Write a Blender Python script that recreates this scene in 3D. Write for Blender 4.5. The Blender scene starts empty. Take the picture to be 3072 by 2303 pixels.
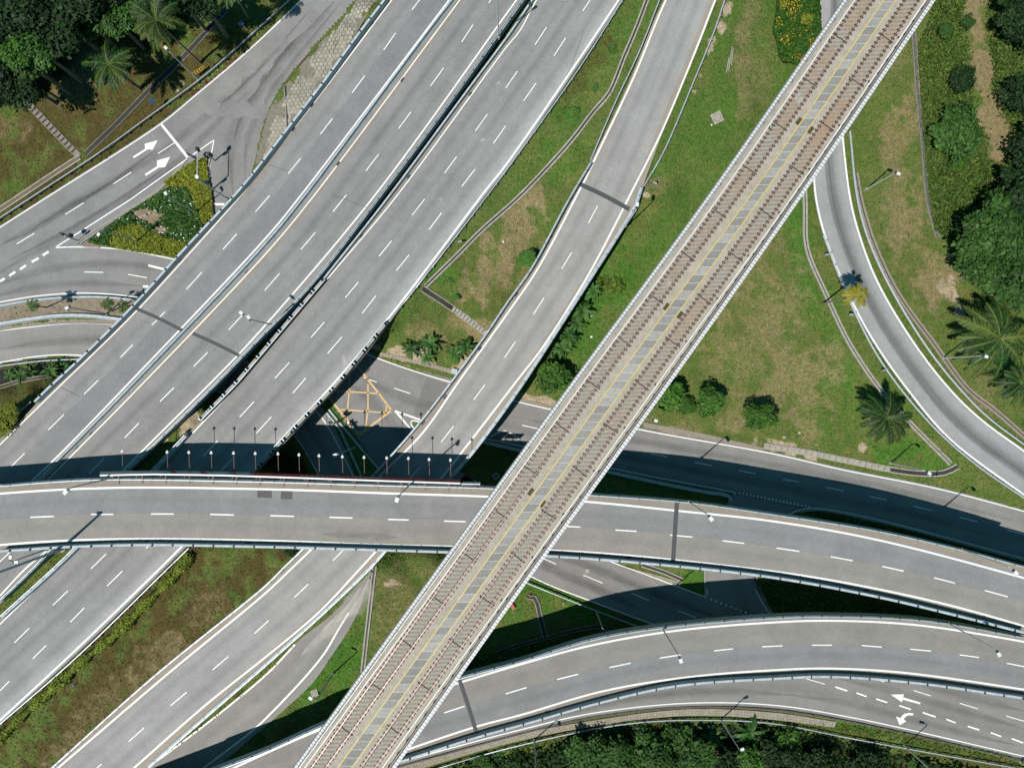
import bpy, bmesh, math, random
import numpy as np
from mathutils import Vector, Matrix
from mathutils.geometry import delaunay_2d_cdt
random.seed(7); RNG = np.random.default_rng(7)
SC = bpy.context.scene
COL = SC.collection
# ------------------------------------------------------------------ camera
H, F, CX, CY = 115.0, 2048.0, 1536.0, 1151.5     # camera height (m), focal length and centre of the photograph
cam_d = bpy.data.cameras.new("camera"); cam = bpy.data.objects.new("camera", cam_d); COL.objects.link(cam)
cam.location = (0, 0, H); cam.rotation_euler = (0, 0, 0)
cam_d.sensor_width = 36; cam_d.lens = 24; cam_d.clip_start = 1; cam_d.clip_end = 20000
SC.camera = cam
# ------------------------------------------------------------------ light
SUN_EL, SUN_DIR = math.radians(61), Vector((-.745, -.668, 0)).normalized()
wd = bpy.data.worlds.new("World"); SC.world = wd; wd.use_nodes = True
nt = wd.node_tree; bg = nt.nodes['Background']
sky = nt.nodes.new('ShaderNodeTexSky'); sky.sky_type = 'NISHITA'; sky.sun_disc = False
sky.sun_elevation = SUN_EL; sky.sun_rotation = math.atan2(SUN_DIR.x, SUN_DIR.y)
sky.air_density = 1.6; sky.dust_density = .3; sky.ozone_density = 3.0
tint = nt.nodes.new('ShaderNodeMix'); tint.data_type = 'RGBA'; tint.blend_type = 'MULTIPLY'; tint.inputs[0].default_value = 1; tint.inputs[7].default_value = (.42, 1.05, 1.0, 1)   # clear tropical sky, green-blue rather than violet
nt.links.new(sky.outputs[0], tint.inputs[6]); nt.links.new(tint.outputs[2], bg.inputs[0]); bg.inputs[1].default_value = .058
sd = bpy.data.lights.new("sun", 'SUN'); sd.energy = 5.0; sd.angle = math.radians(.5); sd.color = (1, .945, .875)
sun = bpy.data.objects.new("sun", sd); COL.objects.link(sun)
sv = SUN_DIR * math.cos(SUN_EL) + Vector((0, 0, math.sin(SUN_EL)))
sun.rotation_euler = sv.to_track_quat('Z', 'Y').to_euler(); sun.location = sv * 150
vs = SC.view_settings; vs.view_transform = 'Standard'; vs.look = 'None'; vs.gamma = 1; vs.exposure = .48
# ------------------------------------------------------------------ projection helpers
def W(px, py, z):
    s = (H - z) / F
    return Vector(((px - CX) * s, (CY - py) * s, z))
def PX(v):
    s = F / (H - v.z)
    return (CX + v.x * s, CY - v.y * s)
def smooth(pts, step=24):
    p = [Vector((a[0], a[1])) for a in pts]
    if len(p) == 2:
        n = max(1, int((p[1] - p[0]).length / step)); return [tuple(p[0].lerp(p[1], i / n)) for i in range(n + 1)]
    q = [2 * p[0] - p[1]] + p + [2 * p[-1] - p[-2]]
    out = []
    for i in range(1, len(q) - 2):
        a, b, c, d = q[i - 1:i + 3]
        n = max(1, int((c - b).length / step))
        t0 = 0; t1 = max(.001, (b - a).length ** .5); t2 = t1 + max(.001, (c - b).length ** .5); t3 = t2 + max(.001, (d - c).length ** .5)
        for k in range(n):
            t = t1 + (t2 - t1) * k / n
            A1 = (t1 - t) / (t1 - t0) * a + (t - t0) / (t1 - t0) * b
            A2 = (t2 - t) / (t2 - t1) * b + (t - t1) / (t2 - t1) * c
            A3 = (t3 - t) / (t3 - t2) * c + (t - t2) / (t3 - t2) * d
            B1 = (t2 - t) / (t2 - t0) * A1 + (t - t0) / (t2 - t0) * A2
            B2 = (t3 - t) / (t3 - t1) * A2 + (t - t1) / (t3 - t1) * A3
            out.append(tuple((t2 - t) / (t2 - t1) * B1 + (t - t1) / (t2 - t1) * B2))
    out.append(tuple(p[-1])); return out
def ext(pts, a=0, b=0):
    p = [Vector(q) for q in pts]
    if a: p = [p[0] + (p[0] - p[1]).normalized() * a] + p
    if b: p = p + [p[-1] + (p[-1] - p[-2]).normalized() * b]
    return [tuple(q) for q in p]
def wpath(pts, zf, step=24, raw=False):
    zf = zf if callable(zf) else (lambda x, y, c=zf: c)
    return [W(x, y, zf(x, y)) for x, y in (pts if raw else smooth(pts, step))]
def resample(path, n=None, step=None):
    L = [0]
    for a, b in zip(path, path[1:]): L.append(L[-1] + (b - a).length)
    if n is None: n = max(1, round(L[-1] / step))
    out = []; k = 0
    for i in range(n + 1):
        t = L[-1] * i / n
        while k < len(L) - 2 and L[k + 1] < t: k += 1
        d = L[k + 1] - L[k]
        out.append(path[k].lerp(path[k + 1], (t - L[k]) / d if d > 1e-9 else 0))
    return out
def offs(path):
    ns = []
    for i in range(len(path)):
        a, b = path[max(0, i - 1)], path[min(len(path) - 1, i + 1)]
        t = (b - a); t.z = 0; t.normalize(); ns.append(Vector((-t.y, t.x, 0)))
    return ns
def shift(path, d, dz=0):
    return [p + n * d + Vector((0, 0, dz)) for p, n in zip(path, offs(path))]
# ------------------------------------------------------------------ object helpers
def setp(o, label=None, cat=None, group=None, kind=None):
    if label: o['label'] = label
    if cat: o['category'] = cat
    if group: o['group'] = group
    if kind: o['kind'] = kind
    return o
def thing(name, label, cat, loc=(0, 0, 0), group=None, rz=0):
    o = bpy.data.objects.new(name, None); COL.objects.link(o); o.location = loc; o.rotation_euler = (0, 0, rz)
    o.empty_display_size = .5
    return setp(o, label, cat, group)
class MB:                                   # collects geometry for ONE mesh object
    def __init__(s): s.v = []; s.f = []; s.m = []; s.uv = []; s.hasuv = False; s.col = None
    def quad(s, a, b, c, d, m=0, uv=None):
        i = len(s.v); s.v += [a, b, c, d]; s.f.append((i, i + 1, i + 2, i + 3)); s.m.append(m)
        s.uv.append(uv or ((0, 0),) * 4); s.hasuv |= uv is not None
    def poly(s, vs, m=0):
        i = len(s.v); s.v += vs; s.f.append(tuple(range(i, i + len(vs)))); s.m.append(m); s.uv.append(((0, 0),) * len(vs))
    def box(s, c, size, rz=0, m=0, mat=None):
        M = mat or (Matrix.Translation(c) @ Matrix.Rotation(rz, 4, 'Z'))
        x, y, z = size[0] / 2, size[1] / 2, size[2] / 2
        P = [M @ Vector(p) for p in ((-x, -y, -z), (x, -y, -z), (x, y, -z), (-x, y, -z), (-x, -y, z), (x, -y, z), (x, y, z), (-x, y, z))]
        for q in ((0, 3, 2, 1), (4, 5, 6, 7), (0, 1, 5, 4), (1, 2, 6, 5), (2, 3, 7, 6), (3, 0, 4, 7)): s.quad(*[P[k] for k in q], m=m)
    def tube(s, path, r, n=8, m=0, caps=True):
        rr = r if isinstance(r, (list, tuple)) else [r] * len(path)
        rings = []
        for i, p in enumerate(path):
            t = (path[min(i + 1, len(path) - 1)] - path[max(i - 1, 0)]).normalized()
            a = t.cross(Vector((0, 0, 1)) if abs(t.z) < .9 else Vector((1, 0, 0))).normalized(); b = t.cross(a)
            rings.append([p + (a * math.cos(2 * math.pi * k / n) + b * math.sin(2 * math.pi * k / n)) * rr[i] for k in range(n)])
        base = len(s.v)
        for R in rings: s.v += R
        for i in range(len(rings) - 1):
            for k in range(n):
                k2 = (k + 1) % n
                s.f.append((base + i * n + k, base + i * n + k2, base + (i + 1) * n + k2, base + (i + 1) * n + k)); s.m.append(m); s.uv.append(((0, 0),) * 4)
        if caps: s.poly(list(rings[0]), m); s.poly(list(reversed(rings[-1])), m)
    def ribbon(s, A, B, m=0, nv=1, u0=0, v0=0, v1=1):
        u = u0; g = []
        for i, (a, b) in enumerate(zip(A, B)):
            if i: u += ((a + b) / 2 - (A[i - 1] + B[i - 1]) / 2).length
            g.append((u, [a.lerp(b, k / nv) for k in range(nv + 1)]))
        for (ua, ra), (ub, rb) in zip(g, g[1:]):
            for k in range(nv):
                va, vb = v0 + (v1 - v0) * k / nv, v0 + (v1 - v0) * (k + 1) / nv
                q = (ra[k], ra[k + 1], rb[k + 1], rb[k]); uv = ((ua, va), (ua, vb), (ub, vb), (ub, va))
                nrm = (q[1] - q[0]).cross(q[3] - q[0])
                if nrm.z < 0: q = q[::-1]; uv = uv[::-1]
                s.quad(*q, m=m, uv=uv)
    def sweep(s, path, prof, m=0, caps=True):
        ns = offs(path); n = len(prof); base = len(s.v); u = 0
        rings = [[p + nn * o + Vector((0, 0, dz)) for o, dz in prof] for p, nn in zip(path, ns)]
        for R in rings: s.v += R
        for i in range(len(rings) - 1):
            du = (path[i + 1] - path[i]).length
            for k in range(n):
                k2 = (k + 1) % n
                s.f.append((base + i * n + k, base + (i + 1) * n + k, base + (i + 1) * n + k2, base + i * n + k2)); s.m.append(m)
                s.uv.append(((u, k), (u + du, k), (u + du, k + 1), (u, k + 1)))
            u += du
        s.hasuv = True
        if caps: s.poly(list(rings[0]), m); s.poly(list(reversed(rings[-1])), m)
    def mesh(s, name, mats, smooth_=False, fix=False):
        me = bpy.data.meshes.new(name); me.from_pydata([tuple(v) for v in s.v], [], s.f)
        for mt in (mats if isinstance(mats, (list, tuple)) else [mats]): me.materials.append(mt)
        me.polygons.foreach_set('material_index', s.m)
        if s.hasuv:
            l = me.uv_layers.new(name='UVMap'); l.data.foreach_set('uv', [c for f in s.uv for p in f for c in p])
        if fix:
            bm = bmesh.new(); bm.from_mesh(me); bmesh.ops.recalc_face_normals(bm, faces=bm.faces[:]); bm.to_mesh(me); bm.free()
        if smooth_: me.polygons.foreach_set('use_smooth', [True] * len(me.polygons))
        me.update(); return me
    def build(s, name, mats, parent=None, smooth_=False, fix=True):
        return link(name, s.mesh(name, mats, smooth_, fix), parent)
def root_of(o):
    while o.parent: o = o.parent
    return o
def link(name, me, parent=None, loc=None, rz=0):
    """world-space mesh data linked as one object; local offset cancels the parent's place"""
    o = bpy.data.objects.new(name, me); COL.objects.link(o)
    base = Vector(loc) if loc is not None else Vector((0, 0, 0))
    if parent is not None:
        p = parent; acc = Vector((0, 0, 0))
        while p is not None: acc += Vector(p.location); p = p.parent
        o.parent = parent; base = base - acc
    o.location = base; o.rotation_euler = (0, 0, rz)
    return o
def llink(name, me, parent, loc=(0, 0, 0)):      # mesh data in the parent's own coordinates
    o = bpy.data.objects.new(name, me); COL.objects.link(o); o.parent = parent; o.location = loc; return o
# ------------------------------------------------------------------ materials
def nodes(name):
    m = bpy.data.materials.new(name); m.use_nodes = True; t = m.node_tree
    return m, t, t.nodes['Principled BSDF']
def N(t, typ, **kw):
    n = t.nodes.new(typ)
    for k, v in kw.items():
        if k.startswith('i_'):
            key = k[2:]; key = int(key) if key.isdigit() else key
            n.inputs[key].default_value = v
        else: setattr(n, k, v)
    return n
def L(t, a, b): t.links.new(a, b)
def ramp(t, fac, stops, interp='LINEAR'):
    r = N(t, 'ShaderNodeValToRGB'); cr = r.color_ramp; cr.interpolation = interp
    while len(cr.elements) < len(stops): cr.elements.new(.5)
    for e, (p, c) in zip(cr.elements, stops): e.position = p; e.color = (c, c, c, 1) if not isinstance(c, (tuple, list)) else (*c, 1)
    L(t, fac, r.inputs[0]); return r.outputs[0]
def noise(t, scale, detail=4, rough=.55, vec=None, dist=0):
    n = N(t, 'ShaderNodeTexNoise'); n.inputs['Scale'].default_value = scale; n.inputs['Detail'].default_value = detail
    n.inputs['Roughness'].default_value = rough; n.inputs['Distortion'].default_value = dist
    if vec is not None: L(t, vec, n.inputs['Vector'])
    return n.outputs[0]
def mixc(t, fac, a, b, mode='MIX'):
    n = N(t, 'ShaderNodeMix', data_type='RGBA', blend_type=mode)
    for sk, v in ((n.inputs[0], fac), (n.inputs[6], a), (n.inputs[7], b)):
        if hasattr(v, 'is_output'): L(t, v, sk)
        elif isinstance(v, (int, float)): sk.default_value = v if sk.type == 'VALUE' else (v, v, v, 1)
        else: sk.default_value = (*v, 1)
    return n.outputs[2]
def math_(t, op, a, b=None, clamp=False):
    n = N(t, 'ShaderNodeMath', operation=op, use_clamp=clamp)
    for sk, v in ((n.inputs[0], a), (n.inputs[1], b)):
        if v is None: continue
        if hasattr(v, 'is_output'): L(t, v, sk)
        else: sk.default_value = v
    return n.outputs[0]
def pos(t): return N(t, 'ShaderNodeNewGeometry').outputs['Position']
def bump(t, bs, h, strength=.3, dist=.05):
    b = N(t, 'ShaderNodeBump'); b.inputs['Strength'].default_value = strength; b.inputs['Distance'].default_value = dist
    L(t, h, b.inputs['Height']); L(t, b.outputs[0], bs.inputs['Normal'])
def simple(name, col, rough=.7, metal=0, var=.18, scale=3, spec=.3):
    m, t, b = nodes(name); p = pos(t)
    n = noise(t, scale, 5, .6, p)
    c = mixc(t, 1, col, ramp(t, n, [(.25, 1 - var), (.75, 1 + var * .6)]), 'MULTIPLY')
    L(t, c, b.inputs['Base Color']); b.inputs['Roughness'].default_value = rough; b.inputs['Metallic'].default_value = metal
    b.inputs['Specular IOR Level'].default_value = spec
    return m
def asphalt(name, base, prof=None, grain=.13, blotch=.10):
    """prof: list of (v, multiplier or rgb multiplier) across the road: the worn wheel tracks, oil lanes and resurfaced lanes"""
    m, t, b = nodes(name); p = pos(t)
    uvn = N(t, 'ShaderNodeUVMap'); sep = N(t, 'ShaderNodeSeparateXYZ'); L(t, uvn.outputs[0], sep.inputs[0])
    g1 = noise(t, 4.5, 3, .75, p); g2 = noise(t, .22, 4, .6, p); g3 = noise(t, 1.1, 3, .6, p)
    c = mixc(t, 1, base, ramp(t, g1, [(.28, 1 - grain), (.72, 1 + grain)]), 'MULTIPLY')
    c = mixc(t, 1, c, ramp(t, g2, [(.3, 1 - blotch), (.7, 1 + blotch)]), 'MULTIPLY')
    c = mixc(t, 1, c, ramp(t, g3, [(.3, .95), (.7, 1.04)]), 'MULTIPLY')
    if prof:
        prof = [(v, 1 + (q - 1) * 1.75 if isinstance(q, (int, float)) else q) for v, q in prof]
        wob = noise(t, .08, 2, .5, p); vv = math_(t, 'ADD', sep.outputs[1], math_(t, 'MULTIPLY', math_(t, 'SUBTRACT', wob, .5), .012))
        r = ramp(t, vv, prof)
        cmb = N(t, 'ShaderNodeCombineXYZ'); L(t, math_(t, 'MULTIPLY', sep.outputs[0], .03), cmb.inputs[0]); L(t, math_(t, 'MULTIPLY', sep.outputs[1], 9), cmb.inputs[1])
        fade = ramp(t, noise(t, 1.2, 3, .6, cmb.outputs[0]), [(.3, .6), (.68, 1)])
        c = mixc(t, 1, c, mixc(t, fade, (1, 1, 1), r), 'MULTIPLY')
    L(t, c, b.inputs['Base Color']); b.inputs['Roughness'].default_value = .88; b.inputs['Specular IOR Level'].default_value = .25
    bump(t, b, g1, .25, .02)
    return m
def paint(name, col, wear=.25):
    m, t, b = nodes(name); p = pos(t)
    n = noise(t, 4, 6, .75, p); n2 = noise(t, .5, 4, .65, p)
    c = mixc(t, ramp(t, math_(t, 'ADD', n, math_(t, 'MULTIPLY', math_(t, 'SUBTRACT', n2, .5), .5)), [(.50, 0), (.74, wear * 2.2)]), col, (.22, .22, .21))
    c = mixc(t, 1, c, ramp(t, n2, [(.3, .78), (.65, 1.0)]), 'MULTIPLY')
    L(t, c, b.inputs['Base Color']); b.inputs['Roughness'].default_value = .6
    return m
def stainmat(name, col, amt):
    m, t, b = nodes(name); p = pos(t)
    uvn = N(t, 'ShaderNodeUVMap'); sep = N(t, 'ShaderNodeSeparateXYZ'); L(t, uvn.outputs[0], sep.inputs[0])
    v = sep.outputs[1]; bell = math_(t, 'MULTIPLY', math_(t, 'MULTIPLY', v, math_(t, 'SUBTRACT', 1, v)), 4)
    bell = math_(t, 'POWER', bell, 1.4)
    cmb = N(t, 'ShaderNodeCombineXYZ'); L(t, math_(t, 'MULTIPLY', sep.outputs[0], .12), cmb.inputs[0]); L(t, v, cmb.inputs[1])
    a = math_(t, 'MULTIPLY', bell, ramp(t, noise(t, 1.5, 5, .65, cmb.outputs[0]), [(.3, .15), (.7, 1)]))
    a = math_(t, 'MULTIPLY', a, ramp(t, noise(t, 3, 4, .7, p), [(.25, .5), (.75, 1)]))
    a = math_(t, 'MULTIPLY', a, amt)
    tr = N(t, 'ShaderNodeBsdfTransparent'); mx = N(t, 'ShaderNodeMixShader')
    L(t, a, mx.inputs[0]); L(t, tr.outputs[0], mx.inputs[1]); L(t, b.outputs[0], mx.inputs[2])
    b.inputs['Base Color'].default_value = (*col, 1); b.inputs['Roughness'].default_value = .85
    L(t, mx.outputs[0], t.nodes['Material Output'].inputs[0])
    return m
def leafmat(name, col, col2=None, rough=.45, trans=.25):
    m, t, b = nodes(name)
    a = N(t, 'ShaderNodeAttribute', attribute_name='lc')
    sp = N(t, 'ShaderNodeSeparateColor'); L(t, a.outputs['Color'], sp.inputs[0])
    c = mixc(t, sp.outputs[1], col, col2 or tuple(x * 1.6 for x in col))
    c = mixc(t, 1, c, ramp(t, sp.outputs[0], [(0, .45), (1, 1.5)]), 'MULTIPLY')
    oi = N(t, 'ShaderNodeObjectInfo'); c = mixc(t, 1, c, ramp(t, oi.outputs['Random'], [(0, .82), (1, 1.15)]), 'MULTIPLY')
    L(t, c, b.inputs['Base Color']); b.inputs['Roughness'].default_value = rough + .15; b.inputs['Specular IOR Level'].default_value = .16
    tl = N(t, 'ShaderNodeBsdfTranslucent'); L(t, c, tl.inputs[0]); mx = N(t, 'ShaderNodeMixShader'); mx.inputs[0].default_value = trans
    L(t, b.outputs[0], mx.inputs[1]); L(t, tl.outputs[0], mx.inputs[2]); L(t, mx.outputs[0], t.nodes['Material Output'].inputs[0])
    return m
M = {}
M['white'] = paint('road_paint_white', (.60, .595, .58)); M['yellow'] = paint('road_paint_yellow', (.46, .30, .085), .5)
M['conc'] = simple('painted_concrete', (.29, .33, .355), .75, 0, .3, 1.4)
M['concraw'] = simple('raw_concrete', (.235, .22, .19), .85, 0, .3, 1.6)
M['concdark'] = simple('stained_concrete', (.17, .155, .13), .9, 0, .4, 1.5)
M['verge'] = simple('dusty_shoulder', (.18, .155, .125), .9, 0, .22, 2.2)
M['steel'] = simple('galvanised_steel', (.32, .36, .39), .5, .35, .15, 2)
M['steelw'] = simple('white_enamel', (.46, .46, .47), .45, 0, .08, 2)
M['dark'] = simple('dark_steel', (.03, .035, .04), .55, .2, .2, 3)
M['rustbrown'] = simple('rusty_brown_steel', (.14, .09, .07), .75, .1, .35, 5)
M['rust'] = simple('rail_rust', (.085, .042, .032), .6, .3, .35, 3)
M['black'] = simple('black_gap', (.012, .012, .013), .9, 0, .2, 3)
M['red'] = simple('red_paint', (.26, .045, .035), .5, 0, .15, 3)
M['redboard'] = simple('red_board', (.50, .045, .045), .55, 0, .3, 2)
M['yellowsign'] = simple('yellow_sign', (.42, .26, .02), .5, 0, .1, 3)
M['bluesign'] = simple('blue_sign', (.04, .08, .16), .5, 0, .1, 3)
M['soil'] = simple('bare_soil', (.17, .13, .085), .95, 0, .45, 1.2)
M['glass'] = simple('lamp_lens', (.42, .42, .41), .25, 0, .05, 3)
M['joint'] = simple('joint_rubber', (.05, .053, .056), .8, 0, .4, 6)
M['seam'] = simple('tar_seam', (.09, .09, .09), .9, 0, .3, 3)
M['patch'] = asphalt('asphalt_patch', (.068, .067, .068), None, .3)
M['patch2'] = asphalt('asphalt_newer', (.122, .121, .120), None, .15)
M['stain'] = stainmat('oil_track', (.035, .032, .030), .55)
M['stain2'] = stainmat('tyre_track', (.05, .046, .042), .38)
M['pale'] = stainmat('sand_dust', (.42, .40, .37), .95)
M['leaf'] = leafmat('leaf_green', (.022, .062, .012), (.055, .115, .022))
M['leafdark'] = leafmat('leaf_dark', (.007, .023, .006), (.022, .05, .013))  # deep woodland shade is put into this darker leaf colour
M['leafyel'] = leafmat('leaf_yellow', (.10, .135, .014), (.22, .225, .025), .5, .2)
M['leafmid'] = leafmat('leaf_mid', (.030, .092, .011), (.070, .145, .024))
M['palm'] = leafmat('palm_frond', (.010, .036, .008), (.07, .09, .018), .4, .15)
M['palmyel'] = leafmat('palm_frond_yellow', (.13, .15, .015), (.30, .20, .02), .45, .15)
M['banana'] = leafmat('broad_leaf', (.011, .044, .008), (.045, .105, .02), .35, .25)
M['lime'] = leafmat('lime_leaf', (.045, .095, .012), (.15, .18, .022))
M['flower'] = leafmat('orange_petal', (.40, .15, .012), (.42, .32, .02), .5, .2)
M['petal'] = leafmat('white_petal', (.55, .56, .50), (.7, .7, .66), .5, .2)
M['bark'] = simple('bark', (.16, .125, .09), .95, 0, .4, 4)
M['grassblade'] = leafmat('grass_blade', (.030, .082, .010), (.105, .125, .030), .6, .2)
# ------------------------------------------------------------------ road layout (traced, each at its own height)
def lerpf(x0, z0, x1, z1, axis):
    return lambda x, y: z0 + (z1 - z0) * min(1, max(0, ((x, y)[axis] - x0) / (x1 - x0)))
ZM = 7.2
def zM(x, y): return ZM
def zB(x, y):
    return 8.4 + .4 * y / 600 if y < 600 else (8.8 - .2 * (y - 600) / 800 if y < 1400 else max(6.6, 8.6 - 1.4 * (y - 1400) / 900))
zC = lerpf(1500, 13.9, 3072, 12.9, 0); zE = lerpf(700, 9.6, 3072, 8.0, 0)
zD = lerpf(1450, 0.03, 3072, 3.0, 0); zG = lambda x, y: 6 - 2.3 * max(-300, min(1700, y)) / 1484
zK = lerpf(1490, 1.75, 1760, .05, 1); zH = lerpf(1703, 6.0, 2300, 2.8, 1); z0 = lambda x, y: .02
def zF(x, y): return .02 + 1.5 * min(1, max(0, (330 - y) / 330)) * min(1, max(0, (x - 560) / 300))
M1L = [(1240, -120), (1149, 0), (1067, 108), (977, 232), (861, 383), (760, 514), (712, 572), (535, 762), (398, 914), (239, 1073), (137, 1167), (101, 1203), (45, 1262), (0, 1302)]
M1R = [(1660, -120), (1572, 0), (1500, 100), (1312, 362), (1136, 597), (941, 849), (760, 1037), (662, 1140), (434, 1364), (380, 1413), (105, 1703), (0, 1804)]
M2L = [(1680, -120), (1594, 0), (1532, 92), (1400, 270), (1155, 600), (970, 834), (745, 1100), (711, 1140), (540, 1317), (447, 1415), (222, 1641), (158, 1703), (0, 1846)]
M2R = [(1935, -120), (1862, 0), (1526, 492), (1464, 570), (1189, 932), (1165, 965), (1100, 1051), (1002, 1167), (919, 1252), (832, 1346), (760, 1419), (553, 1641), (490, 1703), (240, 1946), (0, 2165)]
M2Rp = [(1165, 970), (1100, 1051), (1011, 1160), (919, 1254), (832, 1346), (760, 1421), (600, 1580)]
BL = [(2062, -120), (1990, 0), (1892, 235), (1794, 441), (1770, 488), (1704, 599), (1592, 805), (1520, 906), (1462, 993), (1335, 1167), (1245, 1281), (1111, 1431), (905, 1647), (847, 1703), (800, 1750), (470, 2018), (152, 2302)]
BR = [(2200, -120), (2152, 0), (2090, 159), (1993, 391), (1929, 564), (1911, 617), (1875, 679), (1737, 896), (1560, 1169), (1440, 1335), (1350, 1444), (1158, 1656), (1116, 1703), (977, 1837), (800, 1996), (579, 2188), (449, 2302)]
CT = [(0, 1455), (163, 1442), (326, 1435), (800, 1442), (1158, 1453), (1484, 1462), (1773, 1482), (2063, 1504), (2320, 1540), (2634, 1590), (2887, 1647), (3072, 1697)]
CB = [(0, 1656), (203, 1643), (434, 1637), (800, 1643), (1122, 1652), (1346, 1659), (1636, 1670), (1954, 1694), (2320, 1735), (2634, 1793), (2851, 1844), (3072, 1900)]
ET = [(560, 2343), (662, 2302), (800, 2249), (970, 2173), (1180, 2098), (1382, 2030), (1560, 1982), (1773, 1916), (1983, 1880), (2320, 1850), (2489, 1846), (2779, 1859), (3072, 1909)]
EB = [(700, 2470), (880, 2393), (1194, 2289), (1447, 2209), (1560, 2178), (1809, 2108), (2027, 2060), (2320, 2038), (2489, 2032), (2742, 2050), (3072, 2096)]
EXT = 900
for q in (M1L, M1R, M2L, M2R, BL, BR, CT, CB, ET, EB): q[:] = ext(q, EXT, EXT)
PT = 1.15                                   # parapet height above the deck
def deck_edges(Lp, Rp, zf, n=110):
    out = []
    for q in (Lp, Rp):
        p = wpath(q, lambda x, y: zf(x, y) + PT); p = [Vector((v.x, v.y, v.z - PT)) for v in p]
        out.append(resample(p, n))
    return out
DECK = {k: deck_edges(a, b, z) for k, a, b, z in (('M1', M1L, M1R, zM), ('M2', M2L, M2R, zM), ('B', BL, BR, zB), ('C', CT, CB, zC), ('E', ET, EB, zE))}
RIB = {
 'D': ([(1330, 1125), (1542, 1196), (1657, 1223), (1914, 1281), (2320, 1355), (2525, 1402), (2815, 1460), (3072, 1527), (3500, 1640)],
       [(1440, 1318), (1520, 1334), (1835, 1410), (2207, 1482), (2428, 1523), (2453, 1528), (2670, 1571), (3072, 1679), (3500, 1810)], zD),
 'D2': ([(1395, 1425), (1520, 1500), (1831, 1680), (1885, 1700), (2121, 1790), (2300, 1862), (2700, 2005), (3072, 2085)],
        [(1280, 1545), (1596, 1733), (1773, 1806), (1983, 1886), (2300, 2010), (2600, 2110), (3072, 2200)], z0),
 'I': ([(1000, 2290), (1100, 2260), (1560, 2140), (1900, 2040), (2300, 1960), (2700, 2000), (3072, 2080), (3500, 2180)],
       [(1000, 2362), (1100, 2328), (1212, 2291), (1560, 2197), (1773, 2148), (2063, 2117), (2320, 2123), (2561, 2161), (3072, 2276), (3500, 2380)], lambda x, y: .045),
 'K': ([(2195, 1480), (2165, 1540), (2135, 1620), (2117, 1708), (2117, 1800)],
       [(2440, 1525), (2366, 1548), (2300, 1600), (2264, 1660), (2262, 1727), (2286, 1793), (2330, 1860)], zK),
 'G': ([(2480, -400), (2458, 0), (2456, 98), (2445, 300), (2434, 450), (2438, 543), (2444, 599), (2470, 707), (2535, 870), (2614, 1019), (2719, 1169), (2846, 1320), (3067, 1490), (3500, 1790)],
       [(2565, -400), (2548, 0), (2540, 200), (2533, 423), (2555, 599), (2584, 711), (2638, 849), (2746, 1029), (2855, 1169), (2945, 1256), (3076, 1350), (3500, 1640)], zG),
 'H': ([(1112, 1712), (1004, 1836), (893, 1922), (797, 2025), (611, 2178), (441, 2306), (200, 2480)],
       [(1116, 1715), (1100, 1757), (1086, 1808), (1049, 1884), (992, 1971), (940, 2045), (850, 2130), (740, 2225), (640, 2310), (450, 2480)], zH),
 'J': ([(-300, 1015), (0, 983), (217, 961), (331, 964), (500, 990), (700, 1060), (850, 1140), (966, 1222), (1013, 1300), (1066, 1426), (1085, 1500), (1090, 1650)],
       [(-300, 1145), (0, 1094), (127, 1075), (242, 1073), (450, 1110), (650, 1180), (790, 1240), (880, 1308), (951, 1424), (975, 1500), (980, 1650)], lambda x, y: .03)}
FPOLY = [(-300, 870), (0, 677), (130, 594), (481, 367), (579, 287), (760, 133), (905, -6), (1010, -115), (1190, -130), (1075, 0), (963, 119), (850, 250), (796, 355), (764, 488),
         (745, 560), (760, 640), (850, 760), (1000, 930), (1129, 1067), (1350, 1139), (1420, 1160), (1450, 1310), (1378, 1412), (1430, 1445), (1300, 1558), (1140, 1405), (980, 1190), (930, 1120), (800, 1030), (600, 940), (409, 901), (253, 888), (109, 897), (0, 914), (-300, 965)]
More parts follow.
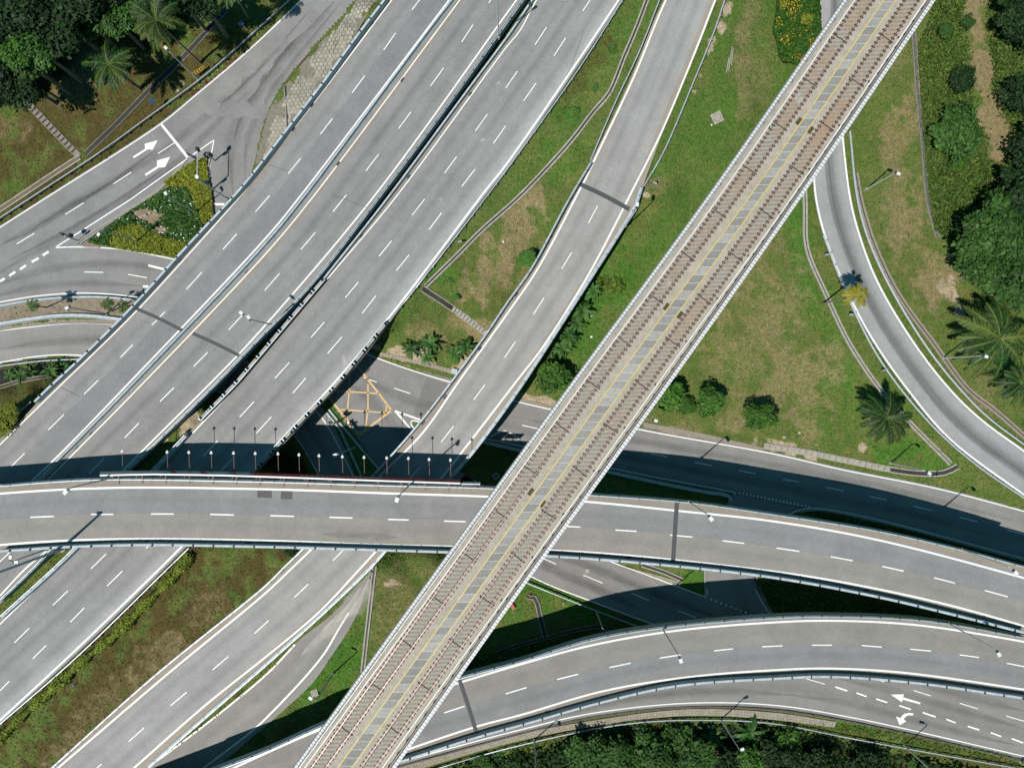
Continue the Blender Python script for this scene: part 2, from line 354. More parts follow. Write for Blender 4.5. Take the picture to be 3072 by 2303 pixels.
# ------------------------------------------------------------------ terrain: heights known at these points (x, y in the photograph, metres)
ctl = [(0, 0, 2), (300, 250, 1.2), (600, 150, 1.2), (750, 60, 1.6), (300, 450, .6), (100, 560, .3), (-300, 300, 2), (60, 940, .2), (200, 930, .2), (60, 1110, .5), (150, 1092, .3), (60, 1150, 2), (120, 1150, 3), (85, 1185, 5.6), (40, 1250, 6.6), (0, 1210, 4), (0, 1290, 6.9), (-200, 1400, 6.8),
 (830, 360, .7), (800, 470, .4), (900, 270, 1.4), (930, 300, 2.2), (1000, 130, 3), (1040, 80, 4.2), (1090, 20, 5.5), (1150, -80, 6), (960, 180, 2.2),
 (500, 1000, 0), (700, 900, 0), (850, 800, .5), (760, 1000, 0), (650, 1185, .4), (1200, 500, 6.5), (1000, 785, 6.2), (940, 850, 2), (880, 920, 0), (600, 1225, 6.6), (560, 1260, 6.7), (520, 1310, 6.7), (460, 1360, 6.7), (300, 1500, 6.7), (100, 1720, 6.7), (0, 1820, 6.7),
 (1880, 20, 7), (1750, 300, 7), (1600, 500, 6.9), (1500, 620, 6.7), (1340, 800, 6.6), (1220, 935, 6), (1300, 900, 5.7), (1500, 700, 6.9), (1650, 600, 7.7), (1750, 440, 7.9), (1900, 200, 8), (1975, 50, 8), (1450, 850, 5.4), (1450, 960, 4), (1300, 1010, 3), (1200, 1000, 3.1), (1165, 1035, 2), (1250, 1060, 1.1), (1390, 1060, 1.4), (1380, 1120, .5), (1150, 1075, .3), (1200, 1090, .3), (1380, 1145, .15),
 (2160, 50, 8.1), (2050, 350, 8.1), (1960, 530, 8), (1900, 660, 6.9), (1850, 760, 5.8), (1760, 900, 4.5), (1680, 1020, 3), (1620, 1120, 1.6), (1570, 1175, .6), (1620, 1205, .3), (2200, 300, 7.8), (2300, 100, 7.2), (2390, 150, 6.3), (2350, 300, 6.4), (2100, 600, 6.3), (1950, 850, 4.3), (1800, 1050, 2.3), (1700, 1210, .7),
 (2650, 500, 5.5), (2700, 250, 6), (2900, 300, 6.5), (3000, 700, 6), (2900, 1000, 5), (3000, 1200, 4.3), (2620, 200, 6), (3300, 500, 7), (2380, 750, 4.6), (2450, 1000, 4), (2250, 1000, 3.4), (2100, 1150, 2.2), (2300, 1240, 2.1), (2500, 1280, 2.5), (2700, 1370, 3), (2850, 1430, 3), (2000, 1230, 1.3), (2420, 600, 5),
 (1520, 1450, .1), (1450, 1400, 0), (1600, 1400, .3), (1800, 1450, .5), (2000, 1480, 1), (2130, 1500, 1.4), (2550, 1570, 2.1), (2600, 1590, 2.1), (2900, 1660, 2.5), (1100, 1400, .1), (1010, 1280, .1), (850, 1380, .3), (800, 1400, .4),
 (2010, 1740, .2), (2050, 1720, .3), (2450, 1760, .4), (2600, 1830, .3), (2900, 1880, .3), (1700, 1500, .2), (1900, 1640, .1), (2200, 1650, .8),
 (560, 1700, 6.4), (400, 1900, 6.4), (200, 2150, 6.3), (0, 2303, 6.2), (700, 1750, 6.5), (720, 1690, 6.5), (-200, 2400, 6.2), (600, 1800, 6.3),
 (1130, 1740, 5.2), (1200, 1800, 4.2), (1280, 1700, 3.8), (1100, 1900, 4.3), (1050, 1990, 3.7), (1000, 2080, 2.8), (900, 2170, 2.0), (780, 2255, 1.6), (1300, 1900, 1.5), (1200, 2100, 1.2), (640, 2350, 1.5), (1000, 2200, 1.0),
 (1560, 1800, .7), (1500, 1900, .5), (1400, 1990, .8), (1660, 1790, .3), (1750, 1870, .1), (1620, 1930, .2), (1300, 2120, .2), (1300, 2290, 0), (1600, 2215, -.1), (2000, 2135, -.1), (2300, 2150, -.1), (2600, 2190, 0), (3000, 2280, 0), (1800, 2275, -3.5), (1450, 2302, -3), (2150, 2235, -3.5), (2500, 2275, -3.5), (2300, 2250, -4), (2000, 2300, -4.5), (2000, 2600, -5), (2700, 2330, -4), (3300, 2500, 0)]
def add_edge(pts, zf, d=0, step=70):
    for x, y in smooth(pts, step):
        if -900 < x < 3900 and -900 < y < 3200: ctl.append((x, y, zf(x, y) + d))
for k, (a, b, z) in RIB.items():
    add_edge(a, z, -.02); add_edge(b, z, -.02)
add_edge(FPOLY, zF, -.02)
sub = lambda q, f: [p for p in q if f(p)]
low = lambda x, y: ZM - .25
add_edge(sub(M1L, lambda p: p[1] > 1200), low); add_edge(sub(M2R, lambda p: p[1] < 970), low); add_edge(sub(M2R, lambda p: p[1] > 1600), low)
add_edge(sub(BL, lambda p: p[1] < 500), zB, -.2); add_edge(sub(BR, lambda p: p[1] < 600), zB, -.2); add_edge(sub(BL, lambda p: p[1] > 1640), zB, -.4)
CTL = np.array(ctl)
def T0(X, Y):
    X = np.asarray(X, float).ravel(); Y = np.asarray(Y, float).ravel(); out = np.zeros_like(X)
    for i in range(0, len(X), 4000):
        d2 = (X[i:i + 4000, None] - CTL[None, :, 0]) ** 2 + (Y[i:i + 4000, None] - CTL[None, :, 1]) ** 2
        w = 1 / (d2 + 900) ** 1.7; out[i:i + 4000] = (w * CTL[None, :, 2]).sum(1) / w.sum(1)
    return out
def zT(x, y): return float(T0([x], [y])[0])
def at_ground(x, y, dz=0): return W(x, y, zT(x, y) + dz)
def ground_under(v):                       # terrain height below a world point
    z = 0
    for _ in range(6): z = zT(*PX(Vector((v.x, v.y, z))))
    return z
def inside(X, Y, poly):
    r = np.zeros(X.shape, bool); n = len(poly)
    for i in range(n):
        x1, y1 = poly[i]; x2, y2 = poly[(i + 1) % n]
        if y1 == y2: continue
        c = ((y1 > Y) != (y2 > Y)) & (X < (x2 - x1) * (Y - y1) / (y2 - y1) + x1)
        r ^= c
    return r
# ground sheet: fine in the middle, coarse out to the horizon
def axis(lo, hi, step): return np.concatenate([[-90000, -30000, -12000, -6000, -3000, -1800, -1100], np.arange(lo, hi, step), [hi, hi + 500, hi + 1200, hi + 2600, hi + 6000, hi + 14000, hi + 34000, hi + 90000]]).astype(float)
GX, GY = axis(-600, 3672, 9), axis(-600, 2904, 9)
XX, YY = np.meshgrid(GX, GY); ZT = T0(XX, YY).reshape(XX.shape)
vzF = np.vectorize(zF); FP = smooth(FPOLY + [FPOLY[0]], 40)
ins = inside(XX, YY, FPOLY); ZT[ins] = np.minimum(ZT[ins], vzF(XX[ins], YY[ins]) - .16)
for k, (a, b, z) in RIB.items():
    ins = inside(XX, YY, smooth(a, 40) + smooth(b, 40)[::-1])
    ZT[ins] = np.minimum(ZT[ins], np.vectorize(z)(XX[ins], YY[ins]) - .16)
for k, z in (('M1', zM), ('M2', zM), ('B', zB), ('C', zC), ('E', zE)):
    a, b = DECK[k]; ins = inside(XX, YY, [PX(p) for p in a] + [PX(p) for p in b][::-1])
    ZT[ins] = np.minimum(ZT[ins], np.vectorize(z)(XX[ins], YY[ins]) - .35)
ZT[(XX < -700) | (XX > 4100) | (YY < -700) | (YY > 3300)] = np.minimum(ZT[(XX < -700) | (XX > 4100) | (YY < -700) | (YY > 3300)], 5.5)
# what grows where: R dry straw, G lush, B brown-olive, A bare earth
def blob(ch, lst):
    for x, y, rx, ry, rot, s in lst:
        c, n = math.cos(math.radians(rot)), math.sin(math.radians(rot)); dx, dy = XX - x, YY - y
        d = ((dx * c + dy * n) / rx) ** 2 + ((-dx * n + dy * c) / ry) ** 2
        d = d + (WARP - .05) * .8
        ATT[..., ch] = np.maximum(ATT[..., ch], s * np.clip(1.35 - d, 0, 1))
ATT = np.zeros(XX.shape + (4,)); WARP = np.zeros(XX.shape)
for _ in range(46):                       # sum of random waves: ragged outlines for the patches
    lam = 26 * 2 ** RNG.uniform(0, 3.2); th = RNG.uniform(0, 2 * math.pi); WARP += (lam / 240) ** .55 * np.sin((XX * math.cos(th) + YY * math.sin(th)) * 2 * math.pi / lam + RNG.uniform(0, 6.28))
WARP = np.clip(WARP / 3.2, -1.1, 1.1)
blob(0, [(1560, 690, 120, 60, -60, 1.35), (1470, 800, 120, 70, -50, 1.2), (1440, 1000, 90, 60, 40, 1.25), (1330, 1020, 120, 45, 20, .9), (2240, 160, 40, 130, 10, .9), (2275, 270, 60, 120, 10, .7), (2080, 520, 60, 60, 0, .4), (1980, 560, 50, 30, -40, .8), (1600, 800, 40, 90, 30, .7),
 (2250, 900, 150, 200, 20, .8), (2380, 1130, 130, 170, 0, .95), (2250, 1100, 120, 120, 0, .7), (2700, 450, 60, 260, 5, .95), (2680, 200, 50, 120, 0, .5), (2720, 700, 60, 120, 10, 1.0), (2810, 840, 70, 90, 20, 1.1), (2800, 560, 30, 160, 5, .8), (2870, 1180, 60, 60, 0, .5), (2960, 1170, 60, 80, 0, .6), (2650, 640, 60, 60, 0, .4),
 (2930, 60, 34, 120, 0, 1.7), (2950, 220, 30, 110, -15, 1.7), (2945, 330, 34, 70, 0, 1.3), (2990, 310, 42, 90, -35, 1.4), (3000, 430, 40, 90, -20, 1.3), (2770, 150, 25, 60, 0, .7), (2790, 420, 22, 200, -4, .8), (1180, 1800, 70, 140, 10, .7), (1200, 1950, 50, 60, 0, .5), (1290, 1720, 60, 40, 0, .5), (1500, 1960, 60, 40, 0, .5),
 (620, 1840, 90, 60, -40, .6), (480, 1990, 120, 70, -40, .75), (330, 2110, 120, 60, -40, .6), (230, 2240, 120, 50, -40, .7), (250, 230, 80, 100, 30, .75), (300, 130, 120, 60, 0, .6), (200, 280, 60, 40, 0, .6), (30, 380, 60, 50, 0, .6), (2070, 1290, 50, 30, 10, .8), (2190, 1270, 45, 40, 0, .9), (3060, 2260, 90, 30, 12, .8), (2860, 2215, 50, 25, 12, .6)])
blob(1, [(2130, 420, 230, 430, 25, .62), (1900, 880, 160, 220, 30, .6), (1780, 150, 120, 190, 25, .5), (1620, 500, 160, 110, -55, .45), (2520, 1200, 260, 130, 10, .45), (1180, 950, 120, 60, 40, .6), (1700, 360, 60, 120, 20, .5), (1900, 100, 40, 120, 20, .5), (1640, 330, 60, 90, 30, .7), (1340, 830, 70, 50, 0, .9), (1640, 640, 60, 60, 0, .7), (1560, 560, 60, 60, 0, .6), (2180, 420, 110, 60, -30, .6), (2060, 350, 80, 140, 25, .6), (2330, 60, 40, 60, 0, .8), (1860, 760, 80, 90, 0, .7), (1800, 880, 80, 120, 30, 1), (1740, 1020, 70, 80, 20, 1), (2340, 260, 40, 120, 0, .8), (2100, 860, 60, 120, 30, .3),
 (2400, 720, 40, 200, -5, 1), (2470, 960, 60, 90, -20, .8), (2520, 1140, 80, 50, 0, .9), (2470, 1240, 110, 60, 10, .6), (2690, 1350, 90, 60, 20, 1), (2780, 1390, 90, 40, 15, .8), (2000, 1020, 60, 60, 0, .5), (2240, 1080, 60, 60, 0, .4), (1740, 1800, 110, 60, 20, 1), (1640, 1770, 60, 60, 0, 1), (1540, 1830, 70, 50, 20, .7), (2070, 1740, 60, 50, 20, 1), (1010, 2010, 80, 120, 30, 1), (1080, 1860, 40, 120, 10, .9), (1170, 1690, 50, 40, 0, .8),
 (700, 1790, 70, 50, 0, .7), (560, 1720, 60, 50, 0, .4), (2580, 2195, 110, 26, 13, 1), (2750, 2245, 120, 24, 13, .8), (2000, 2160, 400, 18, 0, .8), (1420, 1125, 90, 20, 15, .9), (1650, 1210, 70, 20, 12, .9), (2860, 130, 70, 160, 0, .7), (2860, 560, 80, 120, 0, .8), (2960, 640, 80, 90, 0, .8), (2980, 200, 60, 120, 0, .5), (1010, 1270, 60, 100, -40, 1), (1100, 1400, 60, 60, 0, .8)])
blob(2, [(430, 1980, 460, 230, -40, 1.2), (300, 300, 400, 300, -30, 1.15), (60, 500, 260, 160, -35, .8), (760, 60, 150, 120, -45, .5), (650, 1740, 180, 90, -30, .6), (60, 1190, 160, 90, 0, .9), (1500, 1430, 140, 110, 0, .6), (3000, 500, 80, 220, 0, .5), (1720, 190, 80, 150, 25, .7), (1540, 960, 90, 90, 0, .4), (2500, 1800, 300, 80, 15, .9), (1500, 2030, 260, 60, -18, 1), (900, 2230, 200, 60, -30, .9), (2350, 2230, 900, 60, 5, .7)])
blob(3, [(2880, 925, 28, 45, 0, .9), (2845, 860, 30, 30, 0, .7), (2590, 1345, 14, 26, -10, 1), (2180, 25, 15, 30, 20, 1), (2165, 75, 16, 22, 0, 1), (2130, 140, 13, 30, 25, .9), (2095, 235, 14, 22, 20, 1), (2085, 275, 20, 12, 0, 1), (1935, 590, 18, 14, 0, 1), (1330, 1085, 200, 22, 12, .9), (1250, 1050, 60, 20, 10, .7), (1600, 1195, 70, 16, 14, .8), (2120, 1320, 330, 17, 10, .75), (2010, 1300, 60, 20, 10, .8), (2330, 1330, 60, 18, 10, .9), (1180, 1748, 22, 8, 0, 1), (1163, 1755, 12, 10, 0, .9),
 (545, 250, 14, 8, 0, .9), (530, 270, 12, 8, 0, .9), (520, 245, 12, 6, 0, .8), (740, 20, 10, 10, 0, .8), (560, 1290, 70, 50, -45, 1), (1810, 1020, 10, 6, 0, .8), (2620, 1150, 6, 40, -30, .3), (240, 215, 40, 60, 30, .45), (1185, 1810, 10, 10, 0, .8), (30, 1215, 60, 12, -30, .5), (2440, 420, 10, 120, 0, .6), (2700, 1240, 12, 12, 0, .5), (2560, 690, 8, 120, -14, .6), (2660, 900, 8, 150, -28, .5)])
NX, NY = len(GX), len(GY)
ZS = (H - ZT) / F
co = np.stack([(XX - CX) * ZS, (CY - YY) * ZS, ZT], -1).reshape(-1, 3)
ii = (np.arange(NY - 1)[:, None] * NX + np.arange(NX - 1)[None, :]).ravel()
fc = np.stack([ii, ii + NX, ii + NX + 1, ii + 1], 1)
me = bpy.data.meshes.new('ground'); me.from_pydata(co.tolist(), [], fc.tolist())
ca = me.color_attributes.new('cover', 'FLOAT_COLOR', 'POINT'); ca.data.foreach_set('color', ATT.reshape(-1).astype(np.float32))
me.polygons.foreach_set('use_smooth', [True] * len(me.polygons)); me.update()
m, t, b = nodes('grass_ground'); p = pos(t)
at = N(t, 'ShaderNodeAttribute', attribute_name='cover'); sp = N(t, 'ShaderNodeSeparateColor'); L(t, at.outputs['Color'], sp.inputs[0])
nA = noise(t, .35, 5, .65, p); nB = noise(t, 1.6, 5, .7, p); nC = noise(t, 6, 4, .75, p); nD = noise(t, .9, 6, .75, p, .6)
c = mixc(t, ramp(t, nA, [(.35, 0), (.68, 1)]), (.052, .088, .017), (.096, .104, .031))
def cover(c, sock, col, w=.5, lo=-.08, hi=.22):
    d = math_(t, 'ADD', sock, math_(t, 'MULTIPLY', math_(t, 'SUBTRACT', nD, .5), w * 2.4)); d = math_(t, 'ADD', d, math_(t, 'MULTIPLY', math_(t, 'SUBTRACT', nC, .5), .6))
    f = N(t, 'ShaderNodeMapRange'); f.inputs[1].default_value = .5 + lo; f.inputs[2].default_value = .5 + hi; L(t, d, f.inputs[0])
    return mixc(t, f.outputs[0], c, col)
c = cover(c, sp.outputs[1], mixc(t, nB, (.026, .090, .010), (.056, .116, .018)), .8, -.34, .58)
c = cover(c, sp.outputs[2], mixc(t, nB, (.030, .034, .008), (.078, .052, .019)), 1.0, -.42, .62)
c = cover(c, sp.outputs[0], mixc(t, nB, (.118, .096, .046), (.19, .152, .08)), 1.1, -.16, .80)
c = cover(c, at.outputs['Alpha'], mixc(t, nB, (.20, .155, .10), (.31, .26, .19)), .4, -.05, .25)
c = mixc(t, 1, c, ramp(t, nC, [(.30, .36), (.70, 1.72)]), 'MULTIPLY'); c = mixc(t, 1, c, ramp(t, nB, [(.3, .8), (.7, 1.2)]), 'MULTIPLY')
L(t, c, b.inputs['Base Color']); b.inputs['Roughness'].default_value = .95; b.inputs['Specular IOR Level'].default_value = .1
bump(t, b, math_(t, 'ADD', nC, nB), .8, .16)
me.materials.append(m); setp(link('ground', me), kind='structure')
# ------------------------------------------------------------------ polygon sheets
def area_mesh(name, poly, zf, mat, dz=0, grid=60, sm=True):
    pl = [Vector(q) for q in (smooth(list(poly) + [poly[0]], 30)[:-1] if sm else poly)]
    vs = list(pl); xs = [p.x for p in pl]; ys = [p.y for p in pl]
    gx, gy = np.meshgrid(np.arange(min(xs) + 20, max(xs), grid), np.arange(min(ys) + 20, max(ys), grid)); ok = inside(gx, gy, [tuple(p) for p in pl])
    vs += [Vector((float(x), float(y))) for x, y in zip(gx[ok], gy[ok])]
    n = len(pl); r = delaunay_2d_cdt(vs, [(i, (i + 1) % n) for i in range(n)], [list(range(n))], 1, 1e-3)
    mb = MB(); V3 = [W(v.x, v.y, zf(v.x, v.y) + dz) for v in r[0]]
    mb.v = V3
    for f in r[2]:
        a, b2, c2 = [V3[i] for i in f[:3]]
        f = tuple(f) if (b2 - a).cross(c2 - a).z > 0 else tuple(reversed(f))
        mb.f.append(f); mb.m.append(0); mb.uv.append(((0, 0),) * len(f))
    return mb.mesh(name, mat)
ASP = {'F': asphalt('asphalt_worn', (.150, .149, .148), None, .15, .14), 'D': asphalt('asphalt_side_road', (.150, .147, .143), [(0, .93), (.08, 1), (.25, .94), (.4, 1.02), (.62, .90), (.78, 1.02), (.95, 1.0), (1, .9)]),
       'G': asphalt('asphalt_pale_ramp', (.190, .190, .193), [(0, 1.0), (.2, 1.05), (.36, 1.02), (.40, .78), (.50, .62), (.60, .74), (.70, .93), (.85, 1.08), (1, 1.0)], .14),
       'H': asphalt('asphalt_slip', (.165, .162, .155), [(0, 1), (.3, .93), (.5, 1.04), (.7, .92), (1, 1)]), 'J': asphalt('asphalt_underpass', (.17, .168, .165), [(0, 1), (.3, .96), (.5, .9), (.7, 1), (1, .97)])}
road_F = setp(link('road', area_mesh('road', FPOLY, zF, ASP['F'])), kind='structure')
ROAD = {'F': road_F}
for k, mk in (('D', 'D'), ('D2', 'D'), ('I', 'D'), ('K', 'D'), ('G', 'G'), ('H', 'H'), ('J', 'J')):
    a, bb, z = RIB[k]; mb = MB()
    A = resample(wpath(a, z), step=2.0); B = resample(wpath(bb, z), len(A) - 1)
    # keep exact heights after resampling
    mb.ribbon(A, B, nv=6); ROAD[k] = setp(mb.build('road', ASP[mk], fix=False), kind='structure')
# ------------------------------------------------------------------ painted lines
def lines(parent, name, items, zf, mat, dz=.02):
    """items: ('l', pts, width) continuous line, ('d', [(p,q)...], width) dashes, ('p', polygon)"""
    names = {'l': 'edge_line', 'd': 'lane_dash', 'p': 'painted_mark'} if name == 'lane_markings' else dict.fromkeys('ldp', name)
    for it in items:
        mb = MB()
        if it[0] == 'l':
            p = wpath(it[1], lambda x, y: zf(x, y) + dz, 20, raw=len(it) > 3)
            mb.ribbon(shift(p, it[2] / 2), shift(p, -it[2] / 2))
        elif it[0] == 'd':
            for a, b2 in it[1]:
                p = wpath([a, b2], lambda x, y: zf(x, y) + dz, 25); mb = MB(); mb.ribbon(shift(p, it[2] / 2), shift(p, -it[2] / 2)); mb.build(names['d'], mat, parent, fix=False)
        else:
            vs = [W(x, y, zf(x, y) + dz) for x, y in it[1]]
            a2 = sum(vs[i].x * vs[(i + 1) % len(vs)].y - vs[(i + 1) % len(vs)].x * vs[i].y for i in range(len(vs)))
            mb.poly(vs if a2 > 0 else vs[::-1])
        if it[0] != 'd': mb.build(names[it[0]], mat, parent, fix=False)
def stains(parent, name, lst, zf, mat, dz=.008):
    mb = MB()
    for pts, w in lst:
        p = resample(wpath(pts, lambda x, y: zf(x, y) + dz), 24); ns = offs(p); k = [w / 2 * min(1, (i + .01) / 6, (24.01 - i) / 6) for i in range(25)]
        mb.ribbon([a + n_ * q for a, n_, q in zip(p, ns, k)], [a - n_ * q for a, n_, q in zip(p, ns, k)])
    return mb.build(name, mat, parent, fix=False)
DW, LW = .15, .19
lines(ROAD['F'], 'lane_markings', [
 ('l', ext([(905, 0), (760, 139), (579, 293), (481, 373), (130, 599), (0, 682)], 100, 200), LW),
 ('p', [(480, 374), (487, 371), (569, 473), (562, 478)]), ('l', [(641, 421), (564, 475), (391, 599), (165, 743)], LW, 1), ('l', [(642, 420), (634, 462), (628, 507), (631, 570), (640, 637)], LW),
 ('l', [(640, 613), (673, 613)], .4), ('l', [(165, 743), (217, 741), (362, 748), (517, 777), (560, 788)], LW), ('l', ext([(560, 930), (409, 892), (253, 879), (109, 888), (0, 906)], 0, 200), LW),
 ('d', [((474, 461), (523, 429)), ((340, 552), (394, 517)), ((196, 643), (251, 609)), ((50, 732), (103, 700)), ((253, 816), (310, 817)), ((384, 823), (441, 833)), ((-90, 818), (-40, 788))], DW),
 ('d', [((128, 766), (146, 755)), ((95, 786), (116, 774)), ((60, 808), (78, 796)), ((28, 827), (46, 815)), ((0, 844), (14, 835)), ((445, 796), (492, 808)), ((429, 859), (445, 860))], .38),
 ('p', [(398, 470), (435, 447), (434, 432), (473, 421), (458, 450), (444, 448), (402, 475)]), ('p', [(434, 523), (471, 499), (471, 482), (510, 471), (495, 502), (477, 503), (438, 528)]),
 ('l', [(1380, 1150), (1350, 1145), (1240, 1112), (1129, 1073), (1060, 1045)], LW), ('d', [((1182, 1164), (1231, 1180)), ((1090, 1132), (1130, 1146))], DW),
 ('p', [(1186, 1230), (1261, 1256), (1260, 1262), (1195, 1238), (1240, 1293), (1232, 1290), (1183, 1234)])], zF, M['white'])
lines(ROAD['F'], 'yellow_box', [('l', [(1175, 1231), (1130, 1172), (1050, 1070)], .32, 1), ('l', [(1078, 1304), (1040, 1257), (988, 1194), (950, 1150)], .32, 1), ('l', [(1078, 1304), (1175, 1230)], .32, 1),
 ('l', [(1096, 1288), (1104, 1230), (1104, 1152)], .24, 1), ('l', [(1040, 1254), (1046, 1190), (1050, 1110)], .24, 1), ('l', [(1022, 1228), (1161, 1238)], .24, 1), ('l', [(1005, 1172), (1136, 1180)], .24, 1), ('l', [(1157, 1240), (1160, 1215)], .24, 1)], zF, M['yellow'])
stains(ROAD['F'], 'tyre_tracks', [([(-60, 770), (150, 650), (370, 525), (520, 430), (640, 330), (800, 180), (940, 20)], 2.0), ([(-60, 850), (200, 700), (420, 570), (540, 480), (660, 360), (760, 260)], 2.0), ([(700, 600), (690, 470), (705, 390), (760, 290), (850, 165), (960, 50), (1040, -40)], 3.0), ([(735, 560), (738, 440), (765, 360), (830, 250), (930, 120), (1030, 0)], 1.6),
 ([(-60, 870), (120, 815), (300, 790), (440, 800), (560, 830)], 1.8), ([(-60, 895), (150, 855), (300, 850), (440, 860)], 1.6), ([(1000, 1120), (1100, 1190), (1200, 1300), (1330, 1420)], 2.4), ([(1060, 1110), (1200, 1190), (1400, 1240)], 2.2)], zF, M['stain2'])
lines(ROAD['F'], 'asphalt_patch', [('p', [(1279, 1131), (1345, 1152), (1400, 1170), (1360, 1275), (1300, 1262), (1238, 1243)])], zF, M['patch2'], .006)
stains(ROAD['F'], 'oil_tracks', [([(90, 690), (200, 622), (330, 550), (480, 440)], .9), ([(10, 790), (220, 680), (430, 550), (540, 470)], .9), ([(700, 430), (722, 350), (775, 260), (850, 160), (905, 100)], 1.3), ([(640, 330), (720, 262), (800, 185)], .9), ([(0, 735), (100, 690), (230, 612), (340, 545)], 1.1)], zF, M['stain'])
lines(ROAD['D'], 'lane_markings', [('l', ext([(1330, 1140), (1542, 1202), (1657, 1229), (1914, 1287), (2320, 1361), (2525, 1408), (2815, 1466), (3072, 1533)], 0, 300), LW), ('l', [(1440, 1313), (1520, 1328), (1835, 1404), (2207, 1477)], LW),
 ('l', ext([(2366, 1542), (2395, 1530), (2417, 1525), (2453, 1524), (2520, 1534), (2670, 1567), (3072, 1675)], 0, 300), LW), ('l', [(2207, 1478), (2182, 1517)], LW), ('l', [(1470, 1310), (1515, 1292), (1560, 1318)], .2),
 ('d', [((1566, 1275), (1616, 1286)), ((1760, 1319), (1812, 1330)), ((1954, 1361), (2004, 1370)), ((2084, 1386), (2136, 1396)), ((2217, 1411), (2267, 1420)), ((2347, 1436), (2397, 1445)), ((2478, 1461), (2532, 1472)), ((2608, 1488), (2660, 1499)), ((2741, 1518), (2797, 1531)), ((2879, 1551), (2932, 1564)), ((3020, 1589), (3080, 1604))], DW),
 ('d', [((2216 + i * 11, 1478 + i * 2.15), (2221 + i * 11, 1479 + i * 2.15)) for i in range(20)], .3)], zD, M['white'], .025)
stains(ROAD['D'], 'tyre_tracks', [([(1500, 1240), (1800, 1302), (2200, 1375), (2700, 1475), (3072, 1570)], 1.8), ([(1560, 1310), (1900, 1375), (2300, 1455), (2800, 1560), (3072, 1640)], 1.8)], zD, M['stain2'], .012)
lines(ROAD['D2'], 'lane_markings', [('l', [(1420, 1440), (1831, 1683), (1885, 1703), (2121, 1792)], LW), ('l', ext([(1300, 1550), (1596, 1730), (1773, 1802), (1983, 1880)], 0, 60), LW), ('l', [(2121, 1700), (2121, 1786)], LW), ('l', [(2256, 1727), (2262, 1760), (2280, 1793), (2312, 1846)], LW),
 ('d', [((1632, 1675), (1668, 1691)), ((1750, 1724), (1808, 1748)), ((1894, 1778), (1947, 1800)), ((2035, 1831), (2088, 1852)), ((1375, 1475), (1398, 1490))], DW), ('d', [((2131 + i * 14.8, 1796 + i * 5.6), (2137 + i * 14.8, 1798.5 + i * 5.6)) for i in range(10)], .3)], lambda x, y: .05, M['white'], .03)
stains(ROAD['D2'], 'tyre_tracks', [([(1500, 1560), (1650, 1650), (1800, 1712), (2000, 1795), (2200, 1870)], 2.2), ([(1500, 1610), (1620, 1690), (1800, 1772), (1950, 1840)], 2.0)], lambda x, y: .05, M['stain'], .012)
lines(ROAD['I'], 'lane_markings', [('l', ext([(1100, 2318), (1212, 2282), (1560, 2188), (1773, 2139), (2063, 2108), (2320, 2114), (2561, 2152), (3072, 2267)], 0, 300), LW),
 ('d', [((2420, 2035), (2475, 2051)), ((2635, 2038), (2653, 2044)), ((2741, 2070), (2793, 2086)), ((2879, 2108), (2934, 2125)), ((3018, 2146), (3080, 2164))], DW),
 ('d', [((2506, 2059), (2542, 2071)), ((2569, 2077), (2600, 2088)), ((2628, 2095), (2662, 2106)), ((2698, 2115), (2733, 2127)), ((2768, 2136), (2807, 2149)), ((2839, 2156), (2867, 2167)), ((2903, 2177), (2938, 2188)), ((2972, 2196), (3004, 2208)), ((3035, 2214), (3070, 2227))], .26),
 ('p', [(2672, 2082), (2712, 2081), (2709, 2090), (2762, 2106), (2760, 2111), (2707, 2097), (2706, 2105)]),
 ('p', [(2699, 2174), (2688, 2148), (2703, 2152), (2706, 2145), (2714, 2139), (2727, 2137), (2740, 2138), (2739, 2145), (2727, 2144), (2719, 2147), (2713, 2153), (2711, 2156), (2719, 2162)])], lambda x, y: .06, M['white'], .03)
stains(ROAD['I'], 'tyre_tracks', [([(2500, 2030), (2700, 2078), (2900, 2135), (3072, 2185)], 2.0), ([(2750, 2050), (2900, 2088), (3072, 2132)], 2.0), ([(2350, 2080), (2550, 2110), (2800, 2175), (3072, 2240)], 1.8), ([(1500, 2190), (1800, 2110), (2100, 2075), (2400, 2085)], 2.2)], lambda x, y: .06, M['stain2'], .012)
lines(ROAD['G'], 'lane_markings', [('l', ext([(2460, 0), (2459, 98), (2449, 300), (2440, 450), (2443, 543), (2449, 599), (2475, 707), (2540, 870), (2619, 1019), (2724, 1169), (2851, 1317), (3072, 1484)], 100, 300), .28), ('l', ext([(2529, 423), (2551, 599), (2580, 711), (2634, 849), (2742, 1029), (2851, 1169), (2941, 1256), (3072, 1353)], 40, 300), .28)], zG, M['white'], .03)
lines(ROAD['H'], 'lane_markings', [('l', ext([(885, 1932), (800, 2021), (615, 2173), (445, 2300)], 0, 200), .28), ('l', ext([(1046, 1837), (1013, 1891), (977, 1953), (923, 2021), (814, 2137), (760, 2188), (611, 2302)], 0, 150), .28)], zH, M['white'], .03)
stains(ROAD['H'], 'sand_dust', [([(1112, 1735), (1075, 1800), (1040, 1850)], 4.5), ([(1085, 1760), (1020, 1850), (960, 1920)], 3.0), ([(1060, 1800), (960, 1900), (900, 1970)], 2.5)], zH, M['pale'], .015)
lines(ROAD['J'], 'lane_markings', [('l', ext([(0, 991), (217, 969), (331, 972), (500, 998), (700, 1068), (850, 1148), (949, 1233), (990, 1290), (1056, 1420)], 200, 100), LW), ('l', ext([(0, 1087), (127, 1067), (242, 1066), (450, 1103), (650, 1173), (790, 1233), (883, 1306), (955, 1422)], 200, 100), LW)], lambda x, y: .03, M['white'], .025)
